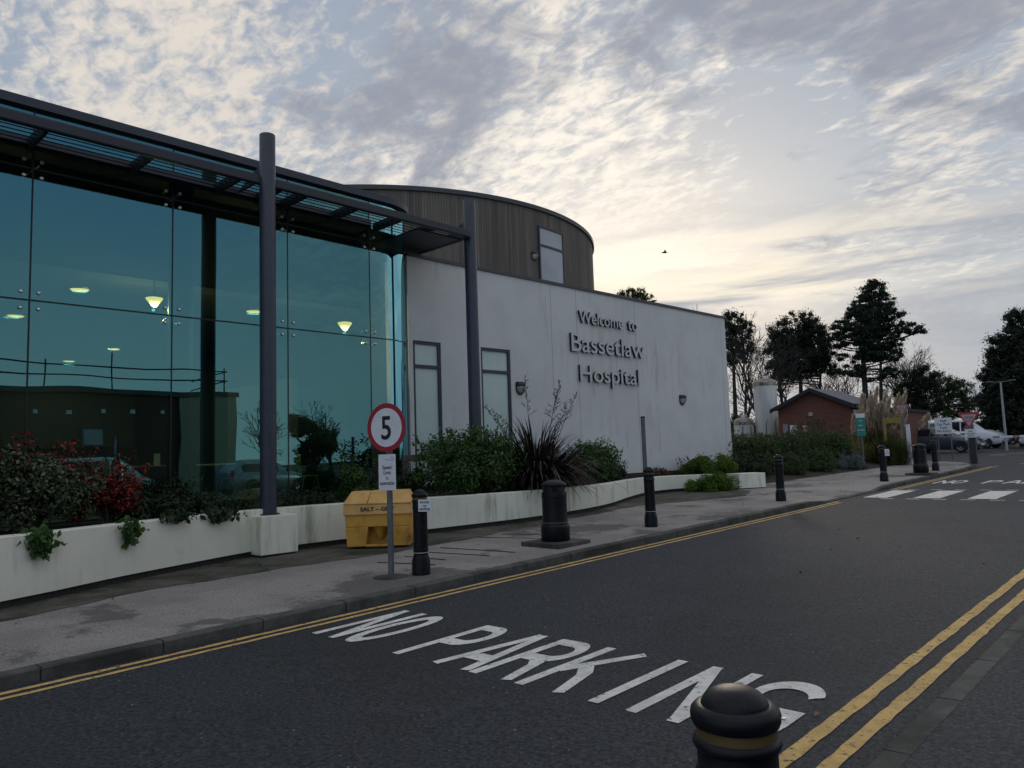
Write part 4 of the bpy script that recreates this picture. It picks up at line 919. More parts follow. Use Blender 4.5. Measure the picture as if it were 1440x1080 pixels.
ps = thing('ticket_post', 'short square dark blue-black post under the give way sign', 'post', (-7.15, 32.7, pz(32.8))); MB().box((0, 0, .46), (.22, .20, .94)).build('housing', M['navy_dark'], ps, bevel=.01); MB().box((-.135, 0, .46), (.04, .19, .90)).build('side_panel', M['grey_post'], ps); MB().box((0, 0, .945), (.25, .23, .03)).build('top_cap', M['black_paint'], ps)
give_way('give_way_sign', 'faded pale triangular give way sign half hidden by the pampas grass', (-9.62, 33.0, gz(33)+.15), R(18), .55, 2.36, ffc, fred, 'sign_white')
wp_ = thing('white_marker_post', 'white painted post beside the pampas grass under the faded give way sign', 'post', (-9.42, 32.9, gz(33)+.1)); MB().box((0, 0, .80), (.14, .08, 1.6)).build('post_board', M['sign_white'], wp_, bevel=.01); MB().box((0, 0, 1.615), (.16, .10, .03)).build('top_cap', M['grey_post'], wp_)
yf = thing('yellow_barrier_frame', 'yellow painted metal frame showing through the pampas grass', 'frame', (-9.95, 33.3, gz(33)+.1), R(14))
ypaint = mat('yellow_paint', (.34, .24, .05), .6, (.22, .16, .04), 6)
MB().box((-.12, 0, 1.80), (.72, .06, .22)).build('rail', ypaint, yf)
for x_ in (.20, -.44): MB().box((x_, 0, .84), (.11, .06, 1.68)).build('post', ypaint, yf)
# car park notice board on two legs
nb = thing('notice_board', 'white notice board on two legs in front of the parked cars', 'sign', (-9.65, 39.0, gz(39)), R(10))
MB().box((0, 0, 1.56), (.68, .02, .74)).build('board', M['sign_white'], nb, bevel=.004)
for x_ in (-.26, .26): MB().tube([(x_, .03, -.02), (x_, .03, 1.9)], .03, 8).build('leg', M['grey_post'], nb)
for i, s in enumerate(('Staff', 'Car Park', 'Only', 'No Entry')): text('lettering', s, .15, M['black'], nb, (0, -.013, 1.74-.155*i), (PI/2, 0, 0), offset=.015)
# green banner sign
gs = thing('green_direction_sign', 'narrow upright green sign with a white top panel among the shrubs', 'sign', (-10.05, 29.5, gz(29.5)+.1), R(14))
MB().tube([(0, .03, 0), (0, .03, 2.1)], .03, 8).build('post', M['grey_post'], gs); MB().box((0, 0, 1.58), (.30, .02, .68)).build('green_panel', M['sign_green'], gs); MB().box((0, 0, 2.0), (.30, .02, .155)).build('white_panel', M['sign_white'], gs)
for i, s in enumerate(('Exit', 'Main', 'Entrance')): text('lettering', s, .075, M['sign_white'], gs, (0, -.013, 1.78-.17*i), (PI/2, 0, 0), offset=.002)
# barrier
ba = thing('barrier', 'long pale horizontal barrier arm closing the car park entrance', 'barrier', (-4.9, 45.4, gz(45)), R(4))
MB().box((0, 0, .55), (.38, .45, 1.1)).build('housing', M['grey_post'], ba, bevel=.02); MB().box((-2.5, -.1, .86), (5.0, .05, .11)).build('arm', M['sign_white'], ba, bevel=.01)
st_m = MB()
for k in range(6): st_m.box((-.5-.85*k, -.1, .86), (.30, .056, .114))
st_m.build('arm_stripe', mat('faded_arm_red', (.35, .20, .19), .6), ba)
# lamp post, far
lp = thing('street_lamp', 'slim grey street lamp with twin heads in front of the big right-hand conifer', 'street lamp', (-9.3, 50.0, gz(50)))
MB().tube([(0, 0, 0), (0, 0, 3.85)], [.075, .045], 8).build('pole', mat('galvanised', (.30, .31, .32), .5), lp); MB().tube([(-.5, 0, 3.90), (-.2, 0, 3.86), (.2, 0, 3.86), (.5, 0, 3.90)], .03, 6).build('arm', M['grey_post'], lp)
for x_ in (-.55, .55): MB().box((x_, 0, 3.91), (.38, .16, .07)).build('lamp_head', M['grey_post'], lp, bevel=.02)
# timber rail and post by the rounded glass corner
tf = thing('timber_rail', 'weathered timber post and rail behind the speed sign at the glass corner', 'rail', (-11.35, 9.05, .86), R(45))
MB().box((0, 0, .38), (.09, .09, .80)).build('post', M['timber'], tf); MB().box((.36, 0, .78), (.75, .05, .12)).build('rail', M['timber'], tf); MB().box((.42, .06, .48), (.20, .12, .26)).build('white_box', M['sign_white'], tf, bevel=.01)
# birds
def bird(label, loc, s, fly):
    t = thing('bird', label, 'bird', loc, R(40)); rows_ = []
    for k in range(9):
        u = k/8; r_ = .035*s*math.sin(PI*min(1, u*1.05+.03))**.7+.003; rows_.append([(-.13*s+.26*s*u, r_*math.cos(2*PI*j/8), r_*math.sin(2*PI*j/8)+(.03*s*u if not fly else 0)) for j in range(9)])
    grid_mesh(rows_).build('body', M['black_paint'], t, smooth=True)
    if fly:
        for q in (-1, 1): MB().add([(.04*s, 0, 0), (-.05*s, 0, 0), (-.04*s, q*.15*s, .06*s), (.03*s, q*.13*s, .06*s), (-.07*s, q*.30*s, .03*s), (.04*s, 0, .012), (-.05*s, 0, .012)], [(0, 1, 2, 3), (3, 2, 4)]).build('wing', M['black_paint'], t)
    else: MB().tube([(0, 0, -.09*s), (0, 0, 0)], .006, 4).build('leg', M['black'], t)
    MB().add([(-.12*s, .01, 0), (-.12*s, -.01, 0), (-.2*s, -.03*s, 0), (-.2*s, .03*s, 0)], [(0, 1, 2, 3)]).build('tail', M['black_paint'], t)
bird('small dark bird flying in the sky right of the timber drum', at_D(935, 355, 42), 1.3, True)
bp_ = fp(19.3, ZT+.15, -.15); bird('small dark bird perched on the coping of the white wall', bp_, .9, False)

# ------------------------------------------------------------------ hut and tanks
hut = thing('brick_hut', 'small red brick hut with a shallow grey pitched roof and notices on its gable', 'building', (-15.2, 38, 1.0))
def Ht(mb, name, m, parent=hut, **k):
    o = mb.build(name, m, parent, **k); o.location = -hut.location if parent is hut else (0, 0, 0); return o
XA, XB, XM, YH, YE = -17.0, -13.4, -15.2, 38.0, 41.6; ze, zr = 3.62, 4.42
mb = MB(); mb.add([(XA, YH, .7), (XB, YH, .7), (XB, YH, ze), (XM, YH, zr-.05), (XA, YH, ze), (XA, YE, .7), (XB, YE, .7), (XB, YE, ze), (XM, YE, zr-.05), (XA, YE, ze)], [(0, 1, 2, 3, 4), (9, 8, 7, 6, 5), (1, 6, 7, 2), (5, 0, 4, 9)]); Ht(mb, 'wall', M['brick'])
def roofslab(x0, z0_, x1, z1_, th=.07): return MB().add([(x0, YH-.25, z0_), (x1, YH-.25, z1_), (x1, YE+.25, z1_), (x0, YE+.25, z0_), (x0, YH-.25, z0_+th), (x1, YH-.25, z1_+th), (x1, YE+.25, z1_+th), (x0, YE+.25, z0_+th)], FQ)
sl_ = (zr-ze)/(XM-XA); Ht(roofslab(XA-.3, ze-.3*sl_+.02, XM, zr+.02), 'roof', M['roof_tile']); Ht(roofslab(XM+.001, zr+.02, XB+.3, ze-.3*sl_+.02), 'roof', M['roof_tile'])
for x0, z0_, x1, z1_ in ((XA-.32, ze-.33*sl_-.12, XM, zr-.10), (XM+.001, zr-.10, XB+.32, ze-.33*sl_-.12)):
    Ht(MB().add([(x0, YH-.29, z0_), (x1, YH-.29, z1_), (x1, YH-.255, z1_), (x0, YH-.255, z0_), (x0, YH-.29, z0_+.20), (x1, YH-.29, z1_+.20), (x1, YH-.255, z1_+.20), (x0, YH-.255, z0_+.20)], FQ), 'bargeboard', M['navy_dark'])
Ht(MB().box((XB+.33, (YH+YE)/2, ze-.14), (.06, 4.0, .2)), 'gutter', M['black_paint'])
wgl = Ht(MB().box((XB+.012, 39.9, 3.15), (.02, 3.1, .34)), 'window', M['dark_glass'])
Ht(MB().box((-15.2, 46.4, 2.05), (3.55, 9.2, 2.7)), 'annex_wall', M['brick']); Ht(MB().box((-15.2, 46.4, 3.47), (3.75, 9.3, .16)), 'annex_roof', M['navy_dark']); Ht(MB().box((XB+.02, 41.66, 2.2), (.06, .10, 2.6)), 'drainpipe', M['black_paint'])
Ht(MB().box((-15.3, YH-.01, 1.75), (1.0, .03, 2.0)), 'door', mat('brown_door', (.06, .022, .018), .6))
def on_gable(px, py): 
    d = fwd + rr*((px-720)/1070) + uu*((540-py)/1070); t = (YH-.03)/d.y; return Vector((d.x*t, YH-.03, 1.62+d.z*t))
for (x0, y0, x1, y1, m_, nm) in [(1101, 597, 1109, 616, mat('grey_notice', (.26, .24, .26), .6), 'notice'), (1111, 598, 1121, 611, M['sign_white'], 'notice'), (1129, 598, 1136, 610, M['cream'], 'notice'), (1138, 598, 1141, 614, mat('pipe_grey', (.22, .21, .21), .5), 'pipe'), (1137, 580, 1143, 585, M['lamp_lens'], 'floodlight')]:
    a = on_gable(x0, y0); b = on_gable(x1, y1); Ht(MB().box(((a.x+b.x)/2, YH-.03, (a.z+b.z)/2), (abs(b.x-a.x), .05, abs(a.z-b.z))), nm, m_)
a = on_gable(1111.5, 606.5); b = on_gable(1120.5, 599); cxm = (a.x+b.x)/2
Ht(MB().add([(a.x+.03, YH-.058, a.z), (b.x-.03, YH-.058, a.z), (cxm, YH-.058, b.z), (a.x+.10, YH-.060, a.z+.045), (b.x-.10, YH-.060, a.z+.045), (cxm, YH-.060, b.z-.09)], [(0, 1, 4, 3), (1, 2, 5, 4), (2, 0, 3, 5)]), 'warning_triangle', M['black'])
Ht(MB().box((cxm, YH-.058, a.z-.07), (.16, .004, .03)), 'lettering', M['black'])
MBx = MB().tube([(XB+.35, 40.0, 3.5), (XB+.35, 40.0, 4.3)], .03, 6); Ht(MBx, 'vent_pipe', M['black_paint'])
def tank(x, y, r, z0, z1, label, lt):
    t = thing('gas_tank', label, 'tank', (x, y, z0), 0, 'white oxygen tanks beside the brick hut'); h = z1-z0
    MB().lathe([(r*.9, 0), (r, .05), (r, h-.42)], n=36).build('shell', M['tank'], t, smooth=True)
    MB().lathe([(r+.004, h-.42), (r+.004, h-.24), (r*.93, h-.13), (r*.7, h-.04), (r*.35, h), (0, h+.01)], n=36).build('dome', M['tank_rust'], t, smooth=True)
    MB().lathe([(.09, h), (.09, h+.10), (.06, h+.16), (0, h+.17)], n=12).build('valve_cap', M['tank'], t, smooth=True)
    pm = MB()
    for a in (200, 290, 335): pm.tube([((r+.06)*math.cos(R(a)), (r+.06)*math.sin(R(a)), 0), ((r+.06)*math.cos(R(a)), (r+.06)*math.sin(R(a)), min(h-.5, 1.9)), (r*.95*math.cos(R(a+12)), r*.95*math.sin(R(a+12)), min(h-.45, 2.2))], .025, 5)
    pm.build('pipework', M['grey_post'], t)
    o = text('lettering', 'BOC', .22, M['black'], t, (0, 0, 0), (PI/2, 0, 0), sx=1.1)
    o.location = ((r+.02)*math.cos(R(-66)), (r+.02)*math.sin(R(-66)), h-.40); o.rotation_euler = (PI/2, 0, R(24)); return t
p1 = at_D(1079, 600, 43.9); p2 = at_D(1046, 600, 43.9)
tank(p1.x, p1.y, .61, 1.0, 5.38, 'tall cylindrical white gas tank left of the brick hut', 0); tank(p2.x, p2.y, .53, 1.0, 3.30, 'short cylindrical white gas tank next to the white wall end', 0)
fc = thing('tank_fence', 'thin grey railing in front of the gas tanks', 'fence', (p1.x, p1.y-1.1, 1.0)); fb = MB()
for k in range(9): fb.tube([(-1.9+.42*k, 0, 0), (-1.9+.42*k, 0, 1.2)], .02, 5)
fb.build('upright', M['grey_post'], fc); MB().tube([(-1.9, 0, 1.2), (1.46, 0, 1.2)], .02, 5).tube([(-1.9, 0, .65), (1.46, 0, .65)], .015, 5).build('rail', M['grey_post'], fc)

# ------------------------------------------------------------------ cars
def car(label, loc, rz, body_m, kind='hatch', group=None):
    t = thing('parked_car', label, 'car', loc, rz, group or 'cars in the car park')
    if kind == 'van':   # x, z bottom, belt z, top z, half width, half width top
        L_ = [(-2.18, .40, .95, 1.10, .70, .66), (-2.15, .30, 1.02, 1.70, .86, .74), (-1.9, .25, 1.06, 1.82, .90, .76), (-1.0, .24, 1.06, 1.86, .90, .77), (0, .24, 1.06, 1.86, .90, .77), (.45, .24, 1.05, 1.80, .90, .75), (.80, .24, 1.04, 1.62, .90, .74), (1.35, .24, 1.02, 1.16, .90, .78), (1.75, .25, .92, 1.02, .88, .78), (2.05, .28, .78, .88, .82, .70), (2.19, .34, .60, .66, .66, .56)]
        wy, wr, win = (-1.35, 1.38), .33, (2, 7)
    else:
        L_ = [(-2.1, .42, .80, .92, .66, .60), (-2.05, .30, .88, 1.02, .80, .70), (-1.7, .24, .93, 1.32, .86, .62), (-1.1, .22, .94, 1.44, .88, .60), (-.3, .22, .93, 1.48, .88, .61), (.25, .22, .92, 1.40, .88, .60), (.75, .22, .91, 1.14, .88, .66), (1.15, .22, .88, .96, .87, .74), (1.65, .24, .80, .86, .84, .70), (1.95, .28, .68, .74, .76, .62), (2.1, .34, .54, .58, .60, .48)]
        wy, wr, win = (-1.28, 1.32), .31, (2, 7)
    rows_ = []
    for x, zb, zl, ztp, w, wt in L_:
        zm = (zb+zl)/2; prof = [(0, zb), (w*.88, zb), (w*.98, zb+.10), (w, zm), (w*.985, zl-.03), (w*.955, zl), (wt+.01, ztp-.07), (wt*.90, ztp-.015), (wt*.5, ztp+.01), (0, ztp+.015)]
        rows_.append([(x, -a, b) for a, b in prof]+[(x, a, b) for a, b in prof[::-1][1:]])
    gm = grid_mesh(rows_); n = len(rows_[0]); gm.f += [tuple(range(n))[::-1], tuple((len(rows_)-1)*n+k for k in range(n))]; gm.mi += [0, 0]
    b = gm.build('body', body_m, t, smooth=True)
    def side_glass(i0, i1, q):    # between belt and roof, on side q, kept just proud of the body
        vs = []
        for i in range(i0, i1+1):
            x, zb, zl, ztp, w, wt = L_[i]; lo_ = (w*.955, zl); hi_ = (wt+.01, ztp-.07)
            for f_ in (.10, .92): vs.append((x, q*(lo_[0]*(1-f_)+hi_[0]*f_+.006), lo_[1]*(1-f_)+hi_[1]*f_))
        return vs, [(2*k, 2*k+1, 2*k+3, 2*k+2) for k in range(i1-i0)]
    for q in (-1, 1):
        for i0, i1 in ((2, 4), (4, 6)):
            v, f_ = side_glass(i0, i1, q); v = [(x*(1)+(.04 if (k < 2) else -.04 if k >= len(v)-2 else 0), y, z) for k, (x, y, z) in enumerate(v)]
            MB().add(v, f_).build('window', M['dark_glass'], t)
    def screen(i0, i1):
        a, b_ = L_[i0], L_[i1]; e = .014
        return MB().add([(a[0]+.03, -a[5]*.86, a[3]+e-.03), (a[0]+.03, a[5]*.86, a[3]+e-.03), (b_[0]-.03, b_[5]*.92, b_[3]+e+.02), (b_[0]-.03, -b_[5]*.92, b_[3]+e+.02)], [(0, 1, 2, 3)])
    s = MB(); i0, i1 = (5, 7)
    vs = []
    for i in (5, 6, 7):
        x, zb, zl, ztp, w, wt = L_[i]; vs += [(x+.012, -wt*.84, ztp+.020), (x+.012, wt*.84, ztp+.020)]
    s.add(vs, [(0, 1, 3, 2), (2, 3, 5, 4)]); s.build('windscreen', M['dark_glass'], t)
    x, zb, zl, ztp, w, wt = L_[2]; x1, _, zl1, zt1, w1_, wt1 = L_[1]
    MB().add([(x+.02, -wt*.8, ztp-.02), (x+.02, wt*.8, ztp-.02), (x1-.03, wt1*.85, (zl1+.10 if kind == 'van' else zl1+.08)), (x1-.03, -wt1*.85, (zl1+.10 if kind == 'van' else zl1+.08))], [(0, 1, 2, 3)]).build('rear_window', M['dark_glass'], t)
    fx = L_[-1][0]
    for q in (-1, 1):
        MB().add([(fx-.10, q*.50, .60), (fx-.06, q*.50, .72), (fx-.34, q*.80, .82), (fx-.30, q*.815, .68), (fx-.02, q*.48, .63)], [(0, 1, 2, 3)]).build('headlight', M['headlight'], t)
        MB().box((fx-.20, q*.64, .70), (.26, .30, .12), rz=-q*.75).build('headlight', M['headlight'], t, bevel=.03)
        MB().box((.62, q*.98, 1.02), (.14, .16, .12)).build('wing_mirror', M['plastic'], t, bevel=.03)
        MB().box((-2.06, q*.70, .92), (.12, .14, .26)).build('tail_light', M['sign_red'], t, bevel=.02)
        for wx in wy:
            wl_ = MB(); wl_.lathe([(wr*.62, -.1), (wr*.9, -.1), (wr, -.06), (wr, .06), (wr*.9, .1), (wr*.62, .1)], n=24); wv = [(x_+wx, z_+q*.80, y_+wr) for x_, y_, z_ in wl_.v]; w_ = MB().add(wv, wl_.f).build('wheel', M['tyre'], t, smooth=True)
            rm = MB(); rm.lathe([(0, .085), (wr*.15, .09), (wr*.2, .07), (wr*.6, .08), (wr*.64, .095)], n=20); wv = [(x_+wx, q*(.80+z_), y_+wr) for x_, y_, z_ in rm.v]; MB().add(wv, rm.f).build('rim', M['rim'], w_)
            ar = MB(); pts = [(wx+(wr+.05)*math.cos(R(a_)), q*(.902 if kind == 'van' else .882), max(.24, wr+(wr+.05)*math.sin(R(a_)))) for a_ in range(-10, 191, 12)]; ar.add(pts, [tuple(range(len(pts)))]); ar.build('wheel_arch', M['plastic'], t)
    MB().box((fx-.06, 0, .38), (.14, 1.15, .18)).build('grille', M['plastic'], t, bevel=.03); MB().box((fx+.015, 0, .44), (.02, .52, .11)).build('number_plate', M['plate'], t)
    if kind == 'van': MB().box((-.2, -.908, .62), (2.3, .02, .07)).box((-.2, .908, .62), (2.3, .02, .07)).build('side_trim', M['plastic'], t)
    return t
car('tall white van-like car parked facing right, with the dark car in front of it', (-12.5, 55.6, gz(55.6)), R(-7), M['car_white'], 'van')
car('dark blue-grey car parked facing right, nearest of the parked cars', (-12.3, 49.2, gz(49)), R(-9), M['car_dark'])
car('pale silver car parked beyond the nose of the white van', (-12.9, 61.2, gz(61)), R(-7), M['car_silver'])
car('deep blue car parked beyond the silver car beside the lamp post', (-12.9, 66.2, gz(66)), R(-8), M['car_blue'])
car('white car at the right edge of the photo beyond the barrier', (-7.15, 53.5, gz(53.5)), R(-172), M['car_white'])
car('silver car parked across the road, mirrored in the teal glass', (7.6, 17.2, gz(17.2)), R(82), M['car_silver'], 'hatch', 'cars seen only as reflections')
car('white van-like car parked across the road, mirrored in the teal glass', (7.4, 10.2, gz(10.2)), R(80), M['car_white'], 'van', 'cars seen only as reflections')

# ------------------------------------------------------------------ building opposite, seen only in the glass
ob = thing('brick_block_opposite', 'long flat-roofed brown brick building reflected in the teal glass panes', 'building', (19, 5, 0))
def O(mb, name, m, parent=ob, **k):
    o = mb.build(name, m, parent, **k); o.location = -ob.location if parent is ob else (0, 0, 0); return o
O(MB().box((20, 3, 2.55), (9.8, 33.0, 5.7)), 'wall', M['brick_far']); O(MB().box((20, 3, 5.4), (10.2, 33.4, .25)), 'roof', M['coping'])
O(MB().box((17.5, 18.1, 2.5), (5.06, 2.9, 5.6)), 'end_block', mat('beige_render', (.34, .30, .22), .8))
for k in range(21): O(MB().box((15.07, -12+1.38*k, 4.35), (.08, .20, .20)), 'vent', M['sign_white'])
for k in range(7):
    w_ = O(MB().box((15.05, -11+3.9*k, 3.1), (.10, .9, .9)), 'window', M['frame']); MB().box((14.995, -11+3.9*k, 3.1), (.02, .75, .75)).build('pane', M['sky_pane'], w_)
sf = thing('scaffold_rail', 'thin scaffold guard rails round the roof of the reflected brick building', 'scaffold', (15, 3.6, 5.5)); sm = MB()
for z in (.55, 1.05): sm.tube([(0, -16, z), (0, 15.5, z+.05)], .035, 5); sm.tube([(0, 15.5, z+.05), (4.5, 15.6, z)], .035, 5)
sm.build('rail', M['black'], sf); sm = MB()
for k in range(12): sm.tube([(0, -16+2.85*k, 0), (0, -16+2.85*k, 1.3+.4*(k % 3 == 0))], .035, 5)
sm.build('upright', M['black'], sf)

# ------------------------------------------------------------------ shrubs and plants
SO = .86
shrub('variegated_shrub', 'grey-green variegated shrub at the left end of the planter', -11.0, 2.75, SO, (.62, .95), 1.0, 9000, .062, LM['varieg'], lump=.20, nl=34)
shrub('variegated_shrub', 'low variegated shrub spilling over the wall at the left edge of the photo', -10.55, 1.75, SO, (.55, .8), .72, 6000, .06, LM['varieg'], lump=.18, nl=26)
shrub('red_shrub', 'red-leaved shrub in front of the glass behind the variegated shrub', -11.40, 2.95, SO, (.42, .80), 1.08, 5200, .060, LM['red'], lump=.20, nl=22, sprigs=30)
shrub('red_shrub', 'lower red-leaved shrub trailing to the right in front of the glass', -11.3, 3.85, SO, (.36, .70), .76, 4200, .058, LM['red'], lump=.17, nl=18, sprigs=20)
shrub('dark_shrub', 'dark green shrub below the red-leaved shrubs', -11.15, 4.6, SO, (.45, .9), .34, 6500, .05, LM['dark'], lump=.14, nl=34)
shrub('dark_shrub', 'dark green shrub against the glass, right of the red-leaved shrubs', -11.6, 4.75, SO, (.3, .6), .46, 6500, .05, LM['dark'], lump=.18, nl=26, sprigs=30)
shrub('dark_shrub', 'low dark ground-hugging shrub left of the white pier', -11.5, 5.6, SO, (.42, .9), .15, 5500, .045, LM['dark'], lump=.10, nl=36, sprigs=20)
shrub('dark_shrub', 'low dark ground-hugging shrub right of the nearer column', -11.45, 7.1, SO, (.42, .9), .16, 6000, .045, LM['dark'], lump=.10, nl=36, sprigs=24)
shrub('dark_shrub', 'small rounded dark green shrub behind the salt bin', -11.3, 8.02, SO, (.42, .48), .70, 5000, .05, LM['mid'], lump=.15, nl=20, sprigs=20)
shrub('dark_shrub', 'dark shrub between the salt bin shrub and the big glossy shrub', -11.2, 8.95, SO, (.42, .7), .50, 5500, .05, LM['dark'], lump=.14, nl=24, sprigs=16)
shrub('glossy_shrub', 'big bright green leafy shrub round the foot of the farther column', -10.80, 10.25, SO, (.62, 1.70), 1.20, 26000, .066, LM['mid'], lump=.24, nl=90, sprigs=70, aspect=.55)
shrub('glossy_shrub', 'smaller green leafy shrub right of the dark sword-leaved plant', -11.2, 14.6, SO, (.55, 1.05), .92, 10500, .07, LM['mid'], lump=.20, nl=26, sprigs=40)
shrub('dark_shrub', 'low dark brown-green tangle at the foot of the sword-leaved plant', -10.9, 12.9, SO, (.5, 1.1), .62, 6500, .06, LM['dry'], lump=.18, nl=30, sprigs=40, aspect=.25)
shrub('dark_shrub', 'low twiggy shrub near the white wall, right of the small leafy shrub', -11.75, 15.9, SO, (.4, 1.0), .42, 4500, .05, LM['dark'], lump=.13, nl=20, sprigs=40)
shrub('rust_shrub', 'low reddish brown shrub behind the bright green mound', -11.75, 20.3, SO-.05, (.55, .8), .52, 5500, .06, LM['rust'], lump=.16, nl=20, sprigs=14)
shrub('rust_shrub', 'tiny reddish brown shrub at the foot of the white wall', -11.95, 18.7, SO-.05, (.4, .5), .30, 2500, .05, LM['rust'], lump=.12, nl=12)
shrub('mound_shrub', 'bright green mound shrub bulging over the wall end', -11.1, 20.0, .80, (.95, 1.0), .66, 12500, .055, LM['bright'], lump=.18, nl=26)
shrub('mound_shrub', 'lower bright green mound growing on the pavement against the wall', -10.45, 18.9, .46, (.70, .95), .50, 11000, .05, LM['bright'], lump=.16, nl=26)
HG = [(-12.9, 23.6, .85, (1.2, 1.3), 1.25), (-12.3, 25.2, .7, (1.3, 1.4), 1.32), (-12.0, 26.9, .7, (1.2, 1.4), 1.30), (-11.7, 28.4, .7, (1.1, 1.3), 1.38), (-11.3, 29.9, .7, (1.0, 1.2), 1.30)]
for i, (x, y, z, r_, h) in enumerate(HG):
    shrub('hedge_shrub', ['dark green hedge bush, leftmost of the long hedge, touching the white wall end', 'dark green hedge bush, second from the left of the long hedge below the gas tanks', 'dark green hedge bush in the middle of the long hedge, below the brick gable', 'dark green hedge bush, second from the right of the long hedge', 'dark green hedge bush, rightmost of the long hedge by the green sign'][i], x, y, z, r_, h, 12500, .075, LM['hedge'], 'bushes of the long dark hedge', lump=.30, nl=40, sprigs=110)
for i, (x, y, z, r_, h) in enumerate([(-11.3, 22.6, .55, (.9, 1.2), .85), (-11.1, 24.8, .6, (.8, 1.3), .8), (-10.9, 27.2, .65, (.8, 1.2), .75)]):
    shrub('low_hedge_shrub', ['low dark bush at the left foot of the long hedge, behind the wall end block', 'low dark bush at the front middle of the long hedge, behind the bollard', 'low dark bush at the front right of the long hedge, left of the silvery plant'][i], x, y, z, r_, h, 8500, .06, LM['dark' if i == 0 else 'hedge'], 'low bushes in front of the hedge', lump=.22, nl=30, sprigs=40)
shrub('silver_plant', 'low silvery grey plant at the pavement edge below the green sign', -10.3, 28.9, .72, (.6, .95), .50, 6000, .07, LM['silver'], lump=.16, nl=22, aspect=.25, sprigs=20)
shrub('dry_shrub', 'dry brownish twiggy shrub rising behind the hedge against the brick hut', -12.6, 31.6, .9, (1.1, 1.2), 1.75, 4200, .09, LM['dry'], lump=.30, nl=26, sprigs=80, aspect=.3)
shrub('dry_shrub', 'yellow-green airy shrub left of the pampas grass under the green sign', -11.4, 31.2, .8, (.8, 1.0), 1.1, 5200, .09, LM['straw'], lump=.26, nl=22, sprigs=60, aspect=.25)

def blades(name, label, x, y, z, n, length, width, m, spread=1.0, cat='plant', curve=.6, part='leaf_blades', base=.15, group=None, segs=6):
    t = thing(name, label, cat, (x, y, z), 0, group); vs = []; fs = []
    for i in range(n):
        az = rng.uniform(0, 2*PI); L_ = length*rng.uniform(.55, 1.08); tilt = (1.15*rng.uniform(0, 1)**.75 if spread > 1.9 else min(1.25, abs(rng.normal(.10, .42))*spread)); w = width*rng.uniform(.7, 1.2); b0_ = rng.uniform(0, base)
        p = Vector((b0_*math.cos(az), b0_*math.sin(az), 0)); an_ = tilt; k0 = len(vs); sd_ = Vector((-math.sin(az), math.cos(az), 0)); tw = rng.uniform(-.6, .6); fold_ = rng.random() < .15
        for s in range(segs+1):
            q = s/segs; ww = w*(1-q**2.2)*(.55+.45*min(1, q*4)); nn = sd_*math.cos(tw)+Vector((0, 0, 1)).cross(sd_)*math.sin(tw)
            vs += [p-nn*ww/2, p+nn*ww/2]; d = Vector((math.sin(an_)*math.cos(az), math.sin(an_)*math.sin(az), math.cos(an_))); p = p+d*L_/segs; an_ = min(1.75, an_)+curve*q*rng.uniform(.4, 1.2)*(.25+tilt)*(2.2 if fold_ and s == segs//2 else 1)
        fs += [(k0+2*s, k0+2*s+1, k0+2*s+3, k0+2*s+2) for s in range(segs)]
    MB().add(vs, fs).build(part, m, t); return t
ph = blades('sword_leaved_plant', 'big dark purple-brown sword-leaved plant with tall flower stalks behind the litter bin', -10.70, 12.0, SO, 680, 1.74, .062, LM['phormium'], 2.0, curve=.62, base=.36, segs=9)
def stalk(x, y, dx_, dy_, h):
    m_ = MB(); pts = [Vector((x, y, .4)), Vector((x+dx_*.35, y+dy_*.35, h*.5)), Vector((x+dx_*.7, y+dy_*.7, h*.8)), Vector((x+dx_, y+dy_, h))]
    m_.tube(pts, [.010, .008, .006, .003], 4)
    for i in range(13):
        q = .52+.48*i/12; f_ = q*3; k = min(2, int(f_)); p = pts[k].lerp(pts[k+1], f_-k); a = rng.uniform(0, 2*PI); l = .22*(1.25-q); e = p+Vector((math.cos(a)*l, math.sin(a)*l, l*.6)); m_.tube([p, e], .0035, 3)
        for j in range(4):
            pp = p.lerp(e, .35+.22*j); c = pp+Vector((rng.uniform(-.05, .05), rng.uniform(-.05, .05), rng.uniform(-.01, .07))); m_.tube([pp, c], [.007, .002], 4)
    return m_
for (x, y, dx_, dy_, h) in [(.1, .1, .10, .55, 2.32), (.05, .25, .15, .95, 2.05), (0, -.1, -.15, .02, 2.38), (.1, .2, .05, .75, 1.85), (0, -.3, -.25, -.85, 1.75), (.0, -.3, .15, -1.05, 1.6), (.1, .1, .2, .35, 2.1)]:
    stalk(x, y, dx_, dy_, h).build('flower_stalk', M['bark_dark'], ph)
# trailing plants over the wall
def trailing(label, y, w, drop, n, m):
    x = wall_x(y)+.02; t = thing('trailing_plant', label, 'plant', (x, y, TOP)); q = rng.uniform(0, 1, n); s = rng.normal(0, 1, n)
    C_ = np.stack([.02+rng.uniform(0, .10, n)*(1-q*.4)-(q < .12)*.15, s*w*.30*(1.15-q*.8), .06-q*drop-.1*drop*np.abs(s)], 1); leaf_mesh('foliage', C_, np.tile([.8, 0, .4], (n, 1)), .075, m, t, .6, droop=.5)
    m_ = MB()
    for k in range(4): m_.tube([(-.18, (k-1.5)*w*.2, -.03), (.015, (k-1.5)*w*.18, .03), (.035, (k-1.5)*w*.12, -drop*.8)], .004, 4)
    m_.build('stem', M['bark'], t)
trailing('leafy green plant trailing over the wall at the far left of the photo', 2.62, .34, .30, 240, LM['mid'])
trailing('leafy green plant trailing over the wall below the red-leaved shrub', 3.75, .26, .30, 190, LM['mid'])
trailing('thin dark trailing plant over the wall just left of the white pier', 5.15, .5, .16, 160, LM['dark'])
trailing('sparse dark trailing plant hanging over the wall halfway to the white pier', 4.45, .5, .10, 130, LM['dark'])
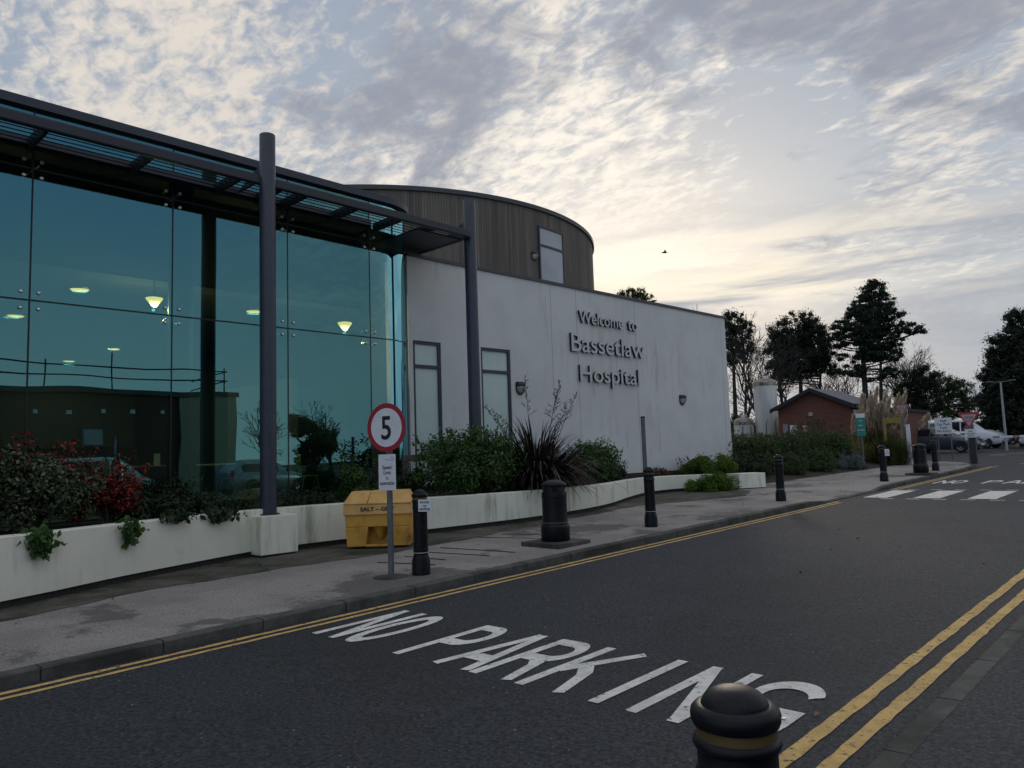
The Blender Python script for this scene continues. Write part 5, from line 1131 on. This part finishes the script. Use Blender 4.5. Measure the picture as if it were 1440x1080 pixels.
# pampas
pg = blades('pampas_grass', 'tall pampas grass clump with feathery beige plumes', -11.15, 34.6, .80, 1300, 1.7, .03, LM['greengrass'], 1.3, curve=.55, base=.65, part='leaf_blades')
blades('grass_clump', 'yellow-green tufted grass clump at the left foot of the pampas grass', -11.5, 32.6, .75, 650, 1.25, .03, LM['straw'], 1.3, base=.6)
blades('grass_clump', 'dark green tufted grass clump at the right foot of the pampas grass', -10.0, 32.5, .72, 950, 1.35, .03, LM['greengrass'], 1.2, base=.55)
for i in range(38):
    q = i/37; off_ = -1.25+2.35*q+rng.uniform(-.1, .1); base_ = Vector((off_*.62*.96, off_*.55*.28+rng.uniform(-.6, .6), .2)); lean = off_*.16+rng.uniform(.0, .28)+(.55 if i == 37 else 0); hh = rng.uniform(2.0, 3.45)*(1-.08*abs(off_)); tip = base_+Vector((lean*1.3, lean*.3, hh-.3))
    n = 330; s = rng.uniform(0, 1, n)**.85; ax = np.array(tip-(tip-base_)*.27); bt = np.array(tip); c = ax+(bt-ax)*s[:, None]+np.array([.12, 0, 0])*(s[:, None]**2); rad_ = .060*np.sin(PI*np.clip(s*.93+.05, 0, 1))**.7; th = rng.uniform(0, 2*PI, n)
    c = c+np.stack([np.cos(th)*rad_, np.sin(th)*rad_, rng.normal(0, .02, n)], 1)
    o = leaf_mesh('plume', c, np.tile([1., 0, .1], (n, 1)), .10, LM['pampas'], pg, .22, droop=-2.0)
    MB().tube([base_, base_.lerp(tip, .7)], .008, 4).build('stalk', M['timber'], pg)

# ------------------------------------------------------------------ trees
def view_frame(px):
    th = YAW-math.atan((px-720)/1070); return Vector((math.cos(th), math.sin(th), 0)), Vector((-math.sin(th), math.cos(th), 0))
def tree(name, label, D, px_base, blobs_, size, m, trunks=None, trunk_r=.22, dens=1.0, aspect=.42, lump=.5, cat='tree', limb=True, tops=None, zb=None, droop=0.0, group=None, flat=1.0):
    b = at_D(px_base, 600, D); z0 = gz(b.y)-.05 if zb is None else zb; t = thing(name, label, cat, (b.x, b.y, z0), 0, group)
    side_, dep = view_frame(px_base); Cs = []; Ns = []; tips = []; mpx = D*math.cos(math.atan((px_base-720)/1070))/1070
    for (px, py, rx, ry) in blobs_:
        c = at_D(px, py, D)-Vector((b.x, b.y, z0)); rx *= mpx; ry *= mpx; rd = rx*.8; lump_ = lump*.62; rx *= 1.12; ry *= 1.15; nl = max(6, int(rx*ry*3.0/lump_**2)); n = int(nl*95*dens)
        d = rng.normal(0, 1, (nl, 3)); d /= np.linalg.norm(d, axis=1)[:, None]; q = rng.uniform(.25, 1.0, nl)[:, None]**.5; off_ = d*q
        lc = np.array(c)+off_[:, :1]*rx*np.array(side_)+off_[:, 1:2]*rd*np.array(dep)+off_[:, 2:3]*ry*np.array([0, 0, 1]); lr = lump_*rng.uniform(.35, 1.15, nl)
        i = rng.integers(0, nl, n); e = rng.normal(0, 1, (n, 3)); e /= np.linalg.norm(e, axis=1)[:, None]; r_ = np.where(rng.random(n) < .14, rng.uniform(1.2, 2.5, n), rng.uniform(.1, 1.25, n))
        e2 = e.copy(); e2[:, 2] *= flat; Cs.append(lc[i]+e2*(lr[i]*r_)[:, None]); Ns.append(e); tips.append((c, lc))
    C_ = np.vstack(Cs); N_ = np.vstack(Ns); leaf_mesh('crown', C_, N_, size*.64, m, t, aspect*.8, droop=droop)
    mb = MB(); ztop = max(c.z for c, _ in tips)
    for (dx_, lean, top, rr_) in (trunks or [(0, 0, .9, 1)]):
        p0 = side_*dx_; pts = [p0+side_*lean*q+dep*.15*math.sin(q*4+dx_)+Vector((0, 0, ztop*top*q)) for q in (0, .25, .5, .75, 1)]; mb.tube(pts, [trunk_r*rr_*k for k in (1.15, .9, .72, .5, .2)], 8)
        for c, lc in tips:
            for p in lc[::4]:
                p = Vector(p); q = max(.15, min(.97, (p.z-(p-pts[2]).to_2d().length*.25)/(ztop*top+1e-6))); k = min(3, int(q*4)); s = pts[k].lerp(pts[k+1], q*4-k); mid = s.lerp(p, .5)+Vector((0, 0, -.12)); mb.tube([s, mid, p], [trunk_r*.22, trunk_r*.14, .015], 4, cap=False)
    mb.build('trunk', M['bark_dark'], t); return t
def bare_tree(name, label, D, px, h, spread=1.0, r0=.16, levels=6, zb=None, seed=1, twig=.014, group=None):
    b = at_D(px, 600, D); z0 = gz(b.y)-.05 if zb is None else zb; t = thing(name, label, 'tree', (b.x, b.y, z0), 0, group); rs_ = random.Random(seed); tr = MB(); br = MB()
    def grow(p, d, l, r_, lv):
        m_ = tr if lv <= 1 else br; mid = p+d*l*.5+Vector((rs_.uniform(-1, 1), rs_.uniform(-1, 1), 0))*l*.06; e = p+d*l+Vector((0, 0, l*.04)); m_.tube([p, mid, e], [r_, r_*.85, r_*.7], 6 if lv < 2 else 3, cap=False)
        if lv >= levels: return
        for k in range(3 if lv < 4 else 2):
            ax = Vector((rs_.uniform(-1, 1), rs_.uniform(-1, 1), rs_.uniform(-.5, .5))).normalized(); dd = (Matrix.Rotation(rs_.uniform(.25, .75)*spread, 3, ax) @ d); dd.z += .10; dd.normalize()
            grow(e if k < 2 else mid, dd, l*rs_.uniform(.62, .86), max(twig, r_*.62), lv+1)
    grow(Vector((0, 0, 0)), Vector((0, 0, 1)), h*.25, r0, 0); tr.build('trunk', M['bark_dark'], t); br.build('branches', M['bark_dark'], t); return t

tree('pine_tree', 'narrow pine with clumped foliage right behind the end of the white wall', 60, 1034, [(1033, 452, 15, 14), (1050, 462, 7, 14), (1026, 470, 12, 14), (1040, 487, 20, 12), (1030, 505, 12, 8)], .30, LM['pine'], trunk_r=.2, lump=.48, trunks=[(0, .2, .95, 1), (.5, .6, .7, .6)])
tree('pine_tree', 'broad round-topped pine with several stems, left of the tallest pine', 64, 1125, [(1120, 466, 34, 24), (1100, 488, 24, 20), (1142, 478, 22, 26), (1125, 505, 38, 15), (1150, 500, 20, 14), (1095, 512, 18, 10), (1110, 528, 26, 8), (1160, 522, 18, 8)], .30, LM['pine'], trunk_r=.24, lump=.5, dens=1.15, trunks=[(-.9, -.6, .8, .8), (.2, .1, .95, 1), (1.1, .8, .75, .8)])
tree('pine_tree', 'tallest spreading pine with layered branches, centre of the tree group', 62, 1226, [(1228, 410, 17, 16), (1214, 428, 14, 14), (1246, 424, 12, 14), (1228, 440, 27, 14), (1196, 441, 14, 7), (1258, 443, 17, 7), (1180, 458, 14, 6), (1215, 463, 30, 13), (1265, 462, 24, 8), (1288, 467, 12, 5), (1172, 474, 10, 7), (1190, 480, 26, 8), (1235, 482, 30, 12), (1205, 500, 24, 8), (1250, 500, 22, 9), (1200, 520, 20, 8), (1250, 525, 16, 7)], .30, LM['pine2'], trunk_r=.26, lump=.42, dens=1.1, flat=.6, trunks=[(-.3, .1, .97, 1), (.55, .5, .75, .7)])
tree('conifer_tree', 'dark bushy conifer right of the tallest pine, behind the pampas grass', 66, 1285, [(1300, 532, 18, 18), (1283, 545, 22, 22), (1305, 562, 18, 22), (1278, 575, 26, 22)], .30, LM['pine'], trunk_r=.2, lump=.5, dens=1.0)
tree('broadleaf_tree', 'airy round-headed tree between the conifers, above the parked cars', 74, 1340, [(1330, 540, 16, 14), (1350, 548, 16, 14), (1322, 560, 14, 12), (1345, 570, 20, 14), (1366, 566, 10, 8), (1325, 585, 20, 10)], .24, LM['hedge'], trunk_r=.14, lump=.36, dens=.55, trunks=[(-.3, -.5, .9, 1), (.4, .8, .8, .8)])
tree('conifer_tree', 'massive dark conifer at the right edge of the photo', 58, 1440, [(1430, 452, 12, 16), (1448, 462, 24, 24), (1422, 478, 24, 18), (1445, 500, 40, 26), (1412, 505, 22, 18), (1440, 530, 48, 26), (1406, 535, 24, 20), (1440, 560, 52, 26), (1408, 568, 26, 20), (1445, 590, 50, 24), (1410, 596, 28, 18)], .30, LM['pine'], trunk_r=.3, lump=.46, dens=1.35, flat=.8)
tree('pine_tree', 'top of a pine just showing over the coping of the white wall', 72, 893, [(884, 414, 12, 7), (900, 412, 11, 6), (910, 418, 8, 5), (875, 417, 8, 4), (893, 424, 22, 7), (893, 445, 26, 14)], .26, LM['hedge'], trunk_r=.2, lump=.34, dens=.5)
bare_tree('bare_tree', 'leafless tree between the narrow pine and the round-topped pine', 58, 1068, 11.0, 1.0, .17, 7, seed=4)
bare_tree('bare_tree', 'leafless tree right behind the stems of the round-topped pine', 62, 1105, 9.0, 1.15, .15, 7, seed=52)
bare_tree('bare_tree', 'leafless tree showing under the lowest right branches of the tallest pine', 70, 1262, 9.4, 1.1, .15, 7, seed=57)
bare_tree('bare_tree', 'leafless tree directly behind the gas tanks', 52, 1046, 8.2, 1.1, .15, 7, seed=9)
bare_tree('bare_tree', 'leafless tree behind the tallest pine, to its right', 78, 1280, 11.0, 1.0, .2, 7, seed=12)
bare_tree('bare_tree', 'leafless tree left of the tallest pine, above the hut roof', 70, 1178, 9.6, 1.15, .16, 7, seed=21)
bare_tree('bare_tree', 'small leafless tree beyond the hut ridge', 66, 1150, 7.0, 1.2, .14, 7, seed=31)
bare_tree('bare_tree', 'pinkish leafless tree beside the big right-hand conifer', 80, 1385, 7.0, 1.1, .15, 7, seed=35)
bare_tree('bare_tree', 'leafless tree by the left edge of the massive conifer', 84, 1365, 6.6, 1.2, .14, 7, seed=41)
# undergrowth and far hedge line
for i, (px, D, w, h, mm, lb) in enumerate([(1045, 50, 40, 26, 'hedge', 'dark undergrowth bush behind the short gas tank'), (1090, 54, 34, 20, 'dark', 'dark undergrowth bush behind the tall gas tank'), (1170, 60, 40, 16, 'dark', 'dark bush behind the ridge of the hut roof'), (1330, 86, 40, 12, 'hedge', 'dark distant bush behind the notice board'), (1380, 88, 34, 14, 'rust', 'brownish distant bush behind the white van'), (1415, 84, 30, 12, 'dark', 'dark distant bush behind the lamp post'), (1445, 80, 30, 14, 'dark', 'dark distant bush at the right edge beyond the barrier')]):
    yb = 622-(px-1040)*.02
    tree('distant_bush', lb, D, px, [(px, yb-h*.9, w*.55, h*.5), (px-w*.5, yb-h*.5, w*.4, h*.5), (px+w*.5, yb-h*.5, w*.4, h*.5), (px, yb-h*.3, w*.8, h*.4)], .3, LM[mm], trunk_r=.08, lump=.5, dens=.8, cat='bush', group='bushes behind the trees')
# trees across the road, mirrored in the glass
def rtree(label, x, y, h, w, n, m, name='broadleaf_tree'):
    t = thing(name, label, 'tree', (x, y, gz(y)), 0, 'trees seen only as reflections'); parts_ = []
    for q in range(6):
        a = q*1.1; parts_.append(lumps(16, (w*.45*math.cos(a), w*.45*math.sin(a), h*(.36+.075*q)), (w*.55, w*.55, h*.20), h*.07, n//6))
    leaf_mesh('crown', np.vstack([p[0] for p in parts_]), np.vstack([p[1] for p in parts_]), .2, m, t, .5)
    m_ = MB(); m_.tube([(0, 0, 0), (.1, 0, h*.3), (0, .1, h*.7)], [.2, .15, .06], 8)
    for k in range(14): a = k*.9; m_.tube([(0, 0, h*(.12+.035*k)), (w*.5*math.cos(a), w*.5*math.sin(a), h*(.36+.03*k)), (w*.95*math.cos(a+.3), w*.95*math.sin(a+.3), h*(.50+.035*k))], [.07, .04, .012], 4)
    m_.build('trunk', M['bark'], t)
rtree('rounded dark tree mirrored in the glass left of the glass corner', 16.0, 25.2, 4.3, 1.7, 9000, LM['hedge'])
bare_tree('bare_tree', 'leafless tree mirrored in the glass just right of the nearer column', 10, 720, 5.6, 1.1, .14, 6, seed=61, zb=.4); _b = bpy.data.objects[[o.name for o in COL.objects if o.get('label', '').startswith('leafless tree mirrored in the glass just')][0]]; _b.location = (17.5, 22.6, .4)
bare_tree('bare_tree', 'leafless tree mirrored in the glass behind the rounded dark tree', 10, 720, 5.8, 1.15, .14, 6, seed=67, zb=.4); _b = [o for o in COL.objects if o.get('label', '').endswith('behind the rounded dark tree')][0]; _b.location = (19.5, 28.6, .5)
rtree('farther low tree mirrored in the glass beside the rounded one', 24.0, 40.0, 5.6, 3.0, 8000, LM['hedge']); rtree('broad tree mirrored near the rounded glass corner', 30.0, 58.0, 6.0, 4.5, 8000, LM['dark'])
# fallen leaves and grit on pavement and road
n = 420; yy = rng.uniform(1.2, 26, n); xx = np.where(rng.random(n) < .7, np.array([wall_x(y) for y in yy])+rng.uniform(.05, 1.3, n)**1.5, rng.uniform(-8.9, -1.4, n)); zz = np.array([gz(y) for y in yy])+np.where(xx < -6.9, .132, .012)
lo_ = leaf_mesh('fallen_leaves', np.stack([xx, yy, zz], 1), np.tile([0, 0, 3.], (n, 1)), .045, LM['dry'], None); tag(lo_, 'small dry leaves scattered along the wall foot and kerb', 'leaves', kind='stuff')
n = 700; yy = rng.uniform(2.0, 14, n); xx = rng.uniform(-6.3, -1.9, n); zz = np.array([gz(y) for y in yy])+.006
lo_ = leaf_mesh('road_grit', np.stack([xx, yy, zz], 1), np.tile([0, 0, 6.], (n, 1)), .016, mat('grit', (.22, .22, .21), .9), None, .8, fold=False); tag(lo_, 'pale grit specks on the dark road surface', 'grit', kind='stuff')
